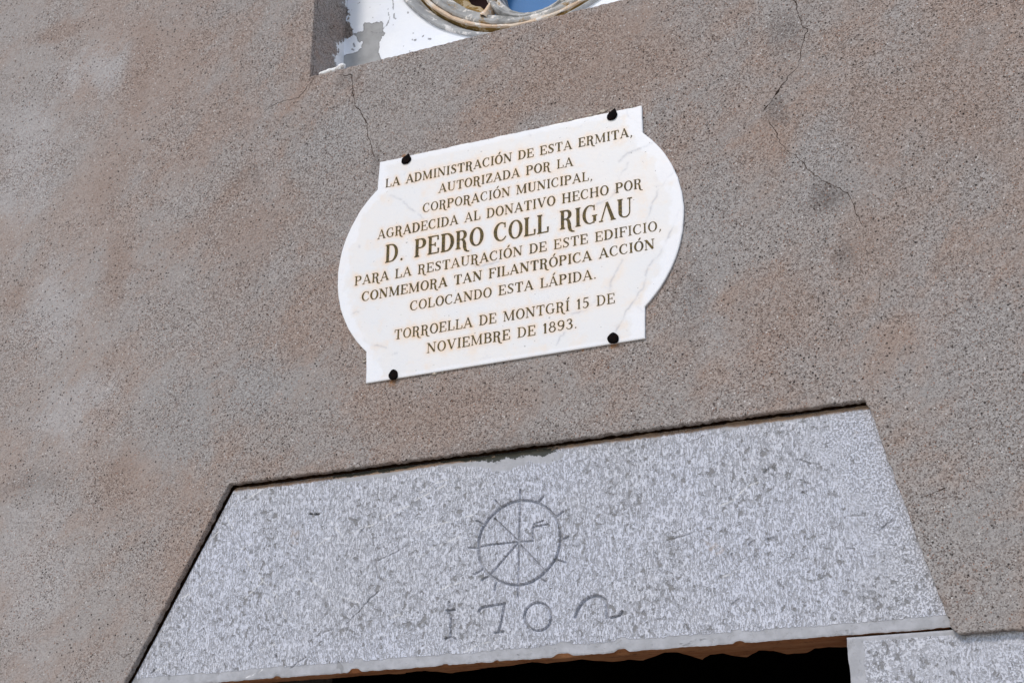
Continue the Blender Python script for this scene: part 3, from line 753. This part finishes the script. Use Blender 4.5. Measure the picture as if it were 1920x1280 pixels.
# blob of limewash run over the sill's corner
bm = bmesh.new()
for p, r in (((604, 138.5), .006), ((611, 137), .008), ((619, 135), .009), ((627, 133.5), .0095), ((634, 131), .0095), ((638, 128), .008), ((641, 124), .007)):
    q = P(*p, .010)
    mt = Matrix.Translation((q[0], .010, q[2] + .000)) @ Matrix.Diagonal((1.4, .9, .75, 1))
    bmesh.ops.create_icosphere(bm, subdivisions=3, radius=r, matrix=mt)
for vtx in bm.verts:
    vtx.co += Vector((random.uniform(-1, 1), random.uniform(-1, 1), random.uniform(-1, 1))) * .0005
me = bpy.data.meshes.new('limewash_run'); bm.to_mesh(me); bm.free(); smooth(me)
def wash_plain():
    M = Mat('limewash_lump', .85)
    n = M.noise(120, 4, .65)
    return M.done(M.mix(M.ss(n, .45, .68), (.84, .83, .81), (.50, .45, .41)), M.bump(n, .002, .7))
link('limewash_run', me, wash_plain(), chapel)

# ------------------------------------------------------------------ rose window
def lathe(name, prof, cx, cz, mat, parent, n=260, jit=.0012, seed=0, phase=0):
    th = np.linspace(0, 2 * math.pi, n + 1)[:, None]
    # refine the profile
    p = np.array(prof); t = np.linspace(0, len(p) - 1, (len(p) - 1) * 4 + 1)
    r = np.interp(t, np.arange(len(p)), p[:, 0])[None, :]; y = np.interp(t, np.arange(len(p)), p[:, 1])[None, :]
    jr = jit * fbm(th * 12 + 0 * r, t[None, :] * .9 + 0 * th, seed, 4) * np.sin(np.minimum(th, 2 * math.pi - th).clip(0, .3) / .3 * math.pi / 2)
    r = r + jr; y = y + jr * .8
    X = cx + r * np.cos(th); Z = cz + r * np.sin(th)
    return grid_mesh(name, X[:, ::-1], (y + 0 * th)[:, ::-1], Z[:, ::-1], mat, parent)
rose = lathe('rose_window', [(.383, .150), (.382, .134), (.377, .131), (.370, .137), (.362, .151), (.358, .163), (.353, .170)], RCX, RCZ, m_rose, chapel, seed=11)
rose['label'] = 'round window with grey moulded tracery, cream bead and blue glass'
lathe('groove', [(.354, .1695), (.3535, .176), (.351, .172), (.3475, .157)], RCX, RCZ, m_groove, rose, seed=12)
lathe('bead', [(.3476, .1572), (.345, .153), (.341, .1525), (.3375, .157), (.336, .169)], RCX, RCZ, m_bead, rose, seed=13, jit=.0022)
lathe('inner_moulding', [(.3365, .169), (.334, .160), (.328, .157), (.322, .160), (.318, .168), (.314, .172), (.308, .172), (.302, .178), (.299, .190), (.299, .262)], RCX, RCZ, m_rose_flaked, rose, seed=14)
for k in range(4):
    a = math.pi / 2 * k - math.pi / 2
    lathe('foil', [(.136, .262), (.1355, .190), (.132, .174), (.1275, .168), (.1225, .170), (.119, .179), (.1165, .184), (.1125, .183), (.109, .187), (.1055, .200), (.1035, .218), (.1035, .250)], RCX + .187 * math.cos(a), RCZ + .187 * math.sin(a), m_rose_flaked, rose, n=160, seed=20 + k)
# the little mullion that ties each foil to the ring
for k in range(4):
    for s in (-1, 1):
        a = math.pi / 2 * k - math.pi / 2 + s * R(23.5)
        c, sn = math.cos(a), math.sin(a)
        VV = []; FF = []
        for r_, hw, y_ in ((.245, .0042, .178), (.275, .0048, .172), (.297, .007, .167), (.314, .012, .160)):
            for q, yy_ in ((-hw, y_ + .03), (-hw * .5, y_), (hw * .5, y_), (hw, y_ + .03)):
                VV.append((RCX + r_ * c - q * sn, yy_, RCZ + r_ * sn + q * c))
        for i in range(3):
            for j in range(3): FF.append((i * 4 + j, i * 4 + j + 1, i * 4 + 5 + j, i * 4 + 4 + j))
        pymesh('mullion', VV, FF, m_bead, rose, True)
def disc(name, r, y, mat, cx=RCX, cz=RCZ):
    VV = [(cx, y, cz)] + [(cx + r * math.cos(t), y, cz + r * math.sin(t)) for t in np.linspace(0, 2 * math.pi, 65)[:-1]]
    return pymesh(name, VV, [(0, i, i % 64 + 1) for i in range(1, 65)], mat, rose)
disc('blue_pane', .310, .245, m_blue)
for k in range(4):
    a = math.pi / 4 + math.pi / 2 * k
    disc('spandrel_pane', .062, .235, m_brown, RCX + .262 * math.cos(a), RCZ + .262 * math.sin(a))
    VV = []; FF = []
    for i, t in enumerate(np.linspace(-R(19), R(19), 15)):
        for r_, y_ in ((.274 + .003 * math.sin(i * 1.7), .226), (.286, .214), (.302, .200)):
            VV.append((RCX + r_ * math.cos(a + t), y_, RCZ + r_ * math.sin(a + t)))
        if i:
            for j in range(2): FF.append((3 * i - 3 + j, 3 * i - 2 + j, 3 * i + 1 + j, 3 * i + j))
    pymesh('spandrel_ledge', VV, FF, m_groove, rose, True)

# ------------------------------------------------------------------ marble plaque
YP = -.0048
plaque = empty('marble_plaque', (-.01, 0, 2.709))
tag(plaque, 'white veined marble plaque with rounded bulging sides and bronze lettering, nailed above the door lintel', 'plaque')
def arc3(p, q, r, n=60):
    ax, ay = p; bx, by = q; cx, cy = r
    d = 2 * (ax * (by - cy) + bx * (cy - ay) + cx * (ay - by))
    ux = ((ax * ax + ay * ay) * (by - cy) + (bx * bx + by * by) * (cy - ay) + (cx * cx + cy * cy) * (ay - by)) / d
    uy = ((ax * ax + ay * ay) * (cx - bx) + (bx * bx + by * by) * (ax - cx) + (cx * cx + cy * cy) * (bx - ax)) / d
    return ux, uy, math.hypot(ax - ux, ay - uy)
PW = lambda x, y: PXZ(x, y, YP)
TLp, TRp, BLp, BRp = PW(712, 303), PW(1203, 197), PW(686, 718), PW(1209, 634)
nl, nbl, ml = PW(707.5, 355.5), PW(687, 659), PW(633, 530)
nr, nbr, mr = PW(1204.5, 247.5), PW(1209, 575.5), PW(1281.5, 396)
cl = arc3(nl, ml, nbl); cr_ = arc3(nr, mr, nbr)
def left_x(z):
    s = np.where(z > nl[1], nl[0] + (TLp[0] - nl[0]) * (z - nl[1]) / (TLp[1] - nl[1]), BLp[0] + (nbl[0] - BLp[0]) * (z - BLp[1]) / (nbl[1] - BLp[1]))
    a = cl[0] - np.sqrt(np.clip(cl[2] ** 2 - (z - cl[1]) ** 2, 0, None))
    return np.where((z <= nl[1]) & (z >= nbl[1]), a, s)
def right_x(z):
    s = np.where(z > nr[1], nr[0] + (TRp[0] - nr[0]) * (z - nr[1]) / (TRp[1] - nr[1]), BRp[0] + (nbr[0] - BRp[0]) * (z - BRp[1]) / (nbr[1] - BRp[1]))
    a = cr_[0] + np.sqrt(np.clip(cr_[2] ** 2 - (z - cr_[1]) ** 2, 0, None))
    return np.where((z <= nr[1]) & (z >= nbr[1]), a, s)

# ---- the lettering: every glyph is a set of strokes (x, y, width) in units of the cap height
T_, H_ = .165, .062
def arc(cx, cy, rx, ry, a0, a1, thick=T_, thin=H_, n=20, side=None):
    out = []
    for i in range(n + 1):
        a = R(a0 + (a1 - a0) * i / n)
        k = abs(math.cos(a)) ** 1.6
        wd = thin + (thick - thin) * k
        if side == 'L' and math.cos(a) > 0: wd = thin
        if side == 'R' and math.cos(a) < 0: wd = thin
        out.append((cx + rx * math.cos(a), cy + ry * math.sin(a), wd))
    return out
def serif(x, y, hw=.125): return [(x - hw, y, .05), (x, y, .065), (x + hw, y, .05)]
def stem(x, wd=T_, y0=0.0, y1=1.0): return [[(x, y0 + .02, wd), (x, y0 + .12, wd * .9), (x, y1 - .12, wd * .9), (x, y1 - .02, wd)], serif(x, y0 + .025), serif(x, y1 - .025)]
def tick(x, y0, y1, w0=.05, w1=.09): return [(x, y0, w0), (x, y1, w1)]
def glyph(ch):
    t, T = H_, T_
    if ch == 'A': return .74, [[(.10, .03, t), (.36, 1.0, t)], [(.355, 1.0, T * .75), (.62, .03, T)], [(.18, .33, t), (.54, .33, t)], serif(.09, .025, .10), serif(.63, .025, .12)]
    if ch == 'Λ': return .78, [[(.10, .03, t), (.37, 1.0, t)], [(.365, 1.0, T * .75), (.65, .03, T)], serif(.09, .025, .10), serif(.66, .025, .12)]
    if ch == 'B': return .64, stem(.15) + [[(.15, .97, t), (.34, .97, t)] + arc(.34, .745, .17, .225, 80, -80)[0:] + [(.15, .52, t)], [(.15, .52, t), (.36, .51, t)] + arc(.36, .27, .20, .24, 80, -80) + [(.15, .03, t)]]
    if ch == 'C': return .66, [arc(.36, .5, .29, .48, 52, 308, side='L'), tick(.55, .98, .70, .05, .06), [(.53, .12, t), (.60, .22, .045)]]
    if ch == 'D': return .70, stem(.14) + [[(.14, .97, t), (.30, .97, t)] + arc(.30, .5, .30, .47, 85, -85) + [(.14, .03, t)]]
    if ch == 'E': return .62, stem(.14) + [[(.14, .97, t), (.54, .97, t)], tick(.54, .99, .74), [(.14, .51, t), (.40, .51, t)], tick(.40, .40, .62, .07, .07), [(.14, .03, t), (.57, .03, t)], tick(.565, .01, .28)]
    if ch == 'F': return .58, stem(.14) + [[(.14, .97, t), (.54, .97, t)], tick(.54, .99, .74), [(.14, .51, t), (.40, .51, t)], tick(.40, .40, .62, .07, .07)]
    if ch == 'G': return .72, [arc(.36, .5, .29, .48, 52, 300, side='L'), tick(.55, .98, .70, .05, .06), [(.57, .10, T * .9), (.57, .40, T * .9)], serif(.57, .415, .12), [(.48, .05, t), (.57, .06, t)]]
    if ch == 'H': return .78, stem(.15) + stem(.61) + [[(.15, .51, t), (.61, .51, t)]]
    if ch == 'I': return .32, stem(.16)
    if ch == 'L': return .58, stem(.14) + [[(.14, .03, t), (.53, .03, t)], tick(.535, .01, .30)]
    if ch == 'M': return .92, [[(.11, .03, t), (.13, .97, t)], [(.14, .98, T * .95), (.43, .04, T * .7)], [(.43, .04, t), (.73, .97, t)], [(.76, .03, T), (.75, .97, T * .95)], serif(.11, .025, .09), serif(.76, .025, .12), serif(.09, .975, .09), serif(.80, .975, .08)]
    if ch == 'N': return .76, [[(.12, .03, t), (.12, .97, t)], [(.13, .97, T), (.61, .04, T)], [(.62, .03, t), (.62, .97, t)], serif(.12, .025, .10), serif(.08, .975, .08), serif(.62, .975, .11)]
    if ch == 'O': return .70, [arc(.35, .5, .27, .48, 0, 360, n=36)]
    if ch == 'P': return .62, stem(.14) + [[(.14, .97, t), (.32, .97, t)] + arc(.32, .73, .20, .24, 85, -85) + [(.14, .49, t)]]
    if ch == 'R': return .66, stem(.14) + [[(.14, .97, t), (.30, .97, t)] + arc(.30, .74, .19, .23, 85, -85) + [(.14, .51, t)], [(.30, .51, t), (.42, .42, T * .8), (.46, .25, T), (.47, .06, T), (.51, -.10, T * .85), (.59, -.19, t * 1.3), (.71, -.22, .03)]]
    if ch == 'S': return .56, [[(.46, .80, .05), (.42, .91, t), (.33, .97, t), (.22, .95, t * 1.3), (.13, .86, T * .7), (.12, .73, T * .85), (.20, .60, T), (.34, .47, T), (.44, .34, T * .95), (.45, .20, T * .75), (.37, .08, t * 1.2), (.25, .03, t), (.14, .07, t), (.08, .19, .05)], tick(.47, .98, .74, .04, .06), tick(.075, .02, .27, .04, .06)]
    if ch == 'T': return .66, [[(.33, .02, T), (.33, .97, T)], serif(.33, .025, .14), [(.05, .97, t), (.61, .97, t)], tick(.055, .99, .72, .05, .08), tick(.605, .99, .72, .05, .08)]
    if ch == 'U': return .74, [[(.15, .97, T), (.15, .35, T)] + [(x, y, T - (T - t) * min(1, i / 5)) for i, (x, y, _) in enumerate(arc(.37, .28, .22, .26, 185, 270, n=8))] + [(x, y, t) for x, y, _ in arc(.37, .28, .22, .26, 280, 355, n=7)] + [(.60, .97, t)], serif(.15, .975, .125), serif(.60, .975, .11)]
    if ch == 'V': return .74, [[(.12, .97, T), (.38, .02, T * .8)], [(.38, .02, t), (.63, .97, t)], serif(.11, .975, .12), serif(.63, .975, .11)]
    if ch == 'Z': return .62, [[(.08, .97, t), (.54, .97, t)], [(.52, .96, T), (.10, .04, T)], [(.08, .03, t), (.56, .03, t)], tick(.08, .99, .74), tick(.56, .01, .27)]
    if ch == '1': return .36, [[(.19, .02, T), (.19, .98, T)], serif(.19, .025, .10), [(.05, .78, .05), (.19, .96, .08)]]
    if ch == '5': return .56, [[(.16, .97, T * .7), (.48, .99, t)], [(.16, .97, t), (.13, .55, t)], [(.13, .55, t), (.22, .62, t), (.34, .60, T * .6), (.43, .48, T), (.45, .32, T), (.40, .14, T * .7), (.28, .03, t), (.15, .05, t), (.08, .16, .09)]]
    if ch == '8': return .58, [arc(.29, .76, .16, .215, 0, 360, thick=.10, n=26), arc(.29, .28, .21, .255, 0, 360, thick=.12, n=28)]
    if ch == '9': return .58, [arc(.29, .70, .20, .27, 0, 360, thick=.13, n=28), [(.49, .70, .11), (.48, .42, .13), (.40, .16, .10), (.27, .03, t), (.14, .06, t), (.10, .16, .10)]]
    if ch == '3': return .54, [[(.10, .82, .09), (.16, .94, t), (.27, .98, t), (.38, .93, T * .7), (.42, .78, T * .9), (.37, .62, T * .6), (.22, .54, t)], [(.22, .54, t), (.37, .50, T * .6), (.45, .34, T), (.43, .17, T * .9), (.33, .04, t), (.20, .02, t), (.10, .09, t), (.07, .20, .10)]]
    if ch == '.': return .26, [arc(.12, .055, .03, .03, 0, 360, thick=.075, thin=.075, n=10)]
    if ch == ',': return .28, [[(.14, .10, .10), (.15, .03, .12), (.13, -.07, .06), (.07, -.17, .03)]]
    if ch == ' ': return .40, []
    raise KeyError(ch)
ACC = {'Ó': 'O', 'Í': 'I', 'Á': 'A'}
def glyph2(ch):
    if ch in ACC:
        a, s = glyph(ACC[ch]); c = a / 2
        return a, s + [[(c - .03, 1.10, .06), (c + .05, 1.20, .11), (c + .13, 1.33, .09)]]
    return glyph(ch)
def pen(a, b): return a[0], b[0]
LINES = [  # text, baseline start px, baseline end px (of the last letter), cap height px, stroke weight
    ('LA ADMINISTRACIÓN DE ESTA ERMITA,', (722.5, 352.2), (1187, 255.0), 17.2, 1.05),
    ('AUTORIZADA POR LA', (822, 362), (1075, 310.8), 17.2, 1.0),
    ('CORPORACIÓN MUNICIPAL,', (792.4, 398.8), (1112, 337.0), 17.2, 1.0),
    ('AGRADECIDA AL DONATIVO HECHO POR', (707.5, 449), (1204, 352.6), 18.0, 1.0),
    ('D. PEDRO COLL RIGΛU', (721.5, 493.4), (1187, 405), 34.5, 1.0),
    ('PARA LA RESTAURACIÓN DE ESTE EDIFICIO,', (664.6, 535.8), (1241.5, 430.8), 17.6, 1.0),
    ('CONMEMORA TAN FILANTRÓPICA ACCIÓN', (678, 565.3), (1228, 466), 17.8, 1.12),
    ('COLOCANDO ESTA LÁPIDA.', (768.4, 582.7), (1119, 521.8), 17.6, 1.0),
    ('TORROELLA DE MONTGRÍ 15 DE', (739, 636.8), (1153.5, 568), 18.0, .92),
    ('NOVIEMBRE DE 1893.', (800, 662), (1083, 614.5), 18.0, .98)]
halo_strokes = []
def build_line(text, p0, p1, hpx, wt):
    a = np.array(PW(*p0)); b = np.array(PW(*p1)); cap = hpx * 1.185e-3
    ls = .06
    adv = []; x = 0
    for ch in text:
        w_, s_ = glyph2(ch); adv.append((ch, x, s_)); x += w_ + ls
    total = x - ls
    L = b[0] - a[0]; sx = L / (total * cap)
    VV = []; FF = []; k = 0
    lrg = np.random.default_rng(len(text))
    for ch, gx, strokes in adv:
        wj = wt * (1 + .16 * (lrg.random() - .5)); dy = .02 * (lrg.random() - .5)
        for st in strokes:
            pts = []
            for (px, py, pw_) in st:
                fx = (gx + px) * cap * sx
                pts.append((a[0] + fx, a[1] + (b[1] - a[1]) * fx / L + (py + dy) * cap, max(pw_ * wj * 1.12, .068) * cap * (.92 if pw_ < .08 else 1)))
            yk = YP - .00025 - .00002 * (k % 24); k += 1
            n = len(pts); base = len(VV)
            for i, (qx, qz, qw) in enumerate(pts):
                c0 = pts[max(i - 1, 0)]; c1 = pts[min(i + 1, n - 1)]
                tx, tz = c1[0] - c0[0], c1[1] - c0[1]; l_ = math.hypot(tx, tz) + 1e-9; tx /= l_; tz /= l_
                VV += [(qx - tz * qw / 2, yk, qz + tx * qw / 2), (qx + tz * qw / 2, yk, qz - tx * qw / 2)]
                if i: FF.append((base + 2 * i - 2, base + 2 * i - 1, base + 2 * i + 1, base + 2 * i))
            halo_strokes.append([(q[0], q[1], q[2] / 2) for q in pts])
    return VV, FF
line_data = [build_line(*l) for l in LINES]

def slab():
    z0 = BLp[1]; zt = max(TLp[1], TRp[1])
    st = .0018
    nz = int((zt - z0) / st); nx = int(.78 / st)
    # rows that hit the notches exactly
    z = np.linspace(z0, zt, nz)
    u = np.linspace(0, 1, nx)[None, :]
    zc = z[:, None]
    LX = left_x(z)[:, None]; RXx = right_x(z)[:, None]
    LX = LX + .0007 * fbm(zc * 60, zc * 0, 3, 3); RXx = RXx + .0007 * fbm(zc * 60, zc * 0, 4, 3)
    X = LX * (1 - u) + RXx * u; Z = zc + 0 * u
    # slight skew of top and bottom edge as measured
    zl = z0 + 0 * X
    tl = TLp[1] + (TRp[1] - TLp[1]) * (X - TLp[0]) / (TRp[0] - TLp[0]); bl = BLp[1] + (BRp[1] - BLp[1]) * (X - BLp[0]) / (BRp[0] - BLp[0])
    f = (Z - z0) / (zt - z0); Z = bl + (tl - bl) * f
    Z = Z - np.where(f > .985, .0016 * (1 + fbm(X * 50, X * 0, 8, 4)), 0) * np.clip((f - .97) / .03, 0, 1)
    ed = np.minimum.reduce([X - LX, RXx - X, Z - bl, tl - Z])
    halo = np.full(X.shape, .05)
    for s in halo_strokes: seg_dist(X, Z, s, halo, .014)
    halo_m = np.exp(-(np.clip(halo, 0, None) / .0042) ** 1.3)
    halo_m *= np.clip(1.05 - .6 * sstep(-.05, .35, X) + .35 * fbm(X * 6, Z * 6, 17, 3), .2, 1.1)
    vein = np.full(X.shape, .05)
    def vw(lst, ox, oy, kk, wd):
        q = densify(densify(zoomed(lst, ox, oy, kk), 14, 3.0, 5), 4, 1.4, int(lst[0][0]) + 3)
        seg_dist(X, Z, [(*PW(*p), wd) for p in q], vein, .02)
    for a, wd in (([(1300, 400), (1190, 450), (1080, 490), (1040, 525), (1010, 560)], .0010), ([(1085, 575), (1065, 630), (1030, 660), (1000, 730), (975, 830), (920, 890), (840, 920), (770, 960), (700, 1000), (620, 1130)], .0010),
                  ([(1480, 650), (1420, 700), (1380, 770), (1345, 800), (1320, 880), (1270, 1010), (1240, 1080)], .0007), ([(1550, 950), (1480, 1100), (1440, 1180), (1400, 1260)], .0006), ([(1070, 120), (1100, 190), (1200, 240)], .0003), ([(230, 310), (250, 340)], .0004), ([(1320, 770), (1370, 770)], .0010)):
        vw(a, 940, 180, .2187, wd)
    for a, wd in (([(1390, 20), (1330, 120), (1290, 180), (1210, 280), (1195, 350), (1180, 430), (1100, 545), (1040, 620), (1010, 690), (985, 730), (950, 790)], .0007), ([(1000, 210), (960, 290), (910, 380), (900, 470)], .0009), ([(780, 540), (700, 620), (620, 645), (550, 655)], .0006), ([(520, 810), (480, 860), (460, 910)], .0006), ([(1130, 600), (1185, 640)], .0006), ([(480, 130), (560, 110)], .0006)):
        vw(a, 940, 440, .2266, wd)
    for a, wd in (([(510, 850), (620, 900), (720, 990), (800, 1050)], .0004), ([(100, 1090), (200, 1040)], .0004)):
        vw(a, 620, 180, .2188, wd)
    for a, wd in (([(1160, 130), (1200, 260)], .0016), ([(1230, 265), (1300, 245), (1390, 222)], .0009), ([(175, 650), (230, 640)], .0004), ([(515, 985), (545, 980)], .0010), ([(235, 95), (238, 100)], .0012), ([(340, 910), (460, 935)], .0005)):
        vw(a, 620, 440, .2265, wd)
    veinm = np.exp(-(np.clip(vein, 0, None) / .0015) ** 1.0) * np.clip(.8 + .9 * fbm(X * 45, Z * 45, 91, 3), .05, 1.1)
    bx, bz = PW(1243, 327)
    veinm = np.maximum(veinm, .7 * np.exp(-((X - bx) / .014) ** 2 - ((Z - bz) / .012) ** 2) * np.clip(.6 + fbm(X * 120, Z * 120, 5, 3), 0, 1))
    jit = fbm(X * 18, Z * 18, 9, 3)
    jit = jit + .8 * fbm(X * 50, Z * 50, 29, 3)
    rim = np.maximum(sstep(.060, -.010, X - LX + .020 * jit), sstep(.07, -.015, RXx - X + .025 * jit) * .95)
    rim = np.maximum(rim, .75 * sstep(.03, .003, tl - Z)); rim = np.maximum(rim, .6 * sstep(.02, .003, Z - bl))
    rust = np.zeros(X.shape)
    for (px, py), k in (((736, 716), 1.3), ((1151, 648), 1.3), ((762, 307), .55), ((1148, 223), .15)):
        cx, cz = PW(px, py)
        rust = np.maximum(rust, k * np.exp(-((X - cx) / .010) ** 2 - ((Z - cz) / np.where(Z < cz, .012, .008)) ** 2))
    for p in ((1012, 442), (1095, 655), (930, 477)):
        cx, cz = PW(*p); rust = np.maximum(rust, .75 * np.exp(-((X - cx) ** 2 + (Z - cz) ** 2) / .0025 ** 2))
    Y = YP + .0009 * sstep(.0018, 0, ed)
    at = dict(halo=halo_m, vein=veinm, rim=rim, rust=rust)
    o = grid_mesh('slab', X, Y, Z, m_marble, plaque, None, at)
    # edge faces back to the wall
    loop = [(X[0, i], Y[0, i], Z[0, i]) for i in range(nx)] + [(X[j, -1], Y[j, -1], Z[j, -1]) for j in range(1, nz)] + [(X[-1, i], Y[-1, i], Z[-1, i]) for i in range(nx - 2, -1, -1)] + [(X[j, 0], Y[j, 0], Z[j, 0]) for j in range(nz - 2, 0, -1)]
    n = len(loop)
    VV = loop + [(x, .004, z) for x, y, z in loop]
    e = pymesh('slab_edge', VV, [(i, i + n, (i + 1) % n + n, (i + 1) % n) for i in range(n)], m_marble, o)
    me = e.data; at_ = me.attributes.new('rim', 'FLOAT', 'POINT'); at_.data.foreach_set('value', np.full(2 * n, .6, np.float32))
    return o
slab()
for (VV, FF) in line_data:
    pymesh('inscription_line', VV, FF, m_letter, plaque)

# crumbs of setting mortar along the plaque's edge
def crumb(pts, r0, mat, seed):
    rg = random.Random(seed)
    for p in pts:
        bm = bmesh.new()
        q = P(*p, -.001); r = r0 * rg.uniform(.6, 1.3)
        bmesh.ops.create_icosphere(bm, subdivisions=2, radius=r, matrix=Matrix.Translation(q) @ Matrix.Diagonal((rg.uniform(1, 1.9), .55, rg.uniform(.6, 1), 1)))
        for vtx in bm.verts: vtx.co += Vector((rg.uniform(-1, 1), rg.uniform(-1, 1), rg.uniform(-1, 1))) * r0 * .18
        me = bpy.data.meshes.new('mortar_crumb'); bm.to_mesh(me); bm.free(); smooth(me)
        link('mortar_crumb', me, mat, plaque)
m_crumb = flat('pale_mortar', (.46, .40, .33), nscale=150, var=.35)
crumb([(750, 298), (772, 293), (780, 290), (785, 289), (1122, 212), (1130, 209), (1136, 207), (1108, 216), (1052, 228), (1070, 224), (986, 661), (1058, 652), (1112, 644), (1123, 643), (1131, 641), (1142, 643), (683, 678), (684, 672), (815, 700), (830, 698), (1185, 198), (1184, 201), (905, 268), (1000, 245)], .0032, m_crumb, 4)

# ---- the four iron nails
def nail(px, py, rad, spike):
    c = P(px, py, YP)
    n = 22; VV = []; FF = []
    rg = np.random.default_rng(int(px))
    ph = rg.random(4) * 6.28
    rings = [(1.0, 0.0), (1.02, -.35), (.92, -.62), (.68, -.80), (.36, -.88)]
    for (rf, yf) in rings:
        for i in range(n):
            a = 2 * math.pi * i / n
            rr = rad * rf * (1 + .05 * math.sin(2 * a + ph[0]) + .04 * math.sin(3 * a + ph[1]) + .03 * math.sin(5 * a + ph[2]))
            x, z = rr * math.cos(a), rr * math.sin(a)
            if spike and z > 0:
                k = math.exp(-((a - R(62)) / .42) ** 2)
                z += rad * .35 * k * rf; x += rad * .10 * k
                if abs(a - R(115)) < .7: z -= rad * .12
            VV.append((c[0] + x, YP + yf * rad * .5, c[2] + z))
    for k in range(len(rings) - 1):
        for i in range(n): FF.append((k * n + i, k * n + (i + 1) % n, (k + 1) * n + (i + 1) % n, (k + 1) * n + i))
    VV.append((c[0], YP - .92 * rad * .5, c[2])); t = len(VV) - 1; b = (len(rings) - 1) * n
    for i in range(n): FF.append((b + i, b + (i + 1) % n, t))
    return pymesh('nail', VV, FF, m_iron, plaque, True)
nail(762, 300, .0108, True); nail(1148, 217, .0110, True); nail(738, 703, .0108, False); nail(1150, 634.5, .0112, False)
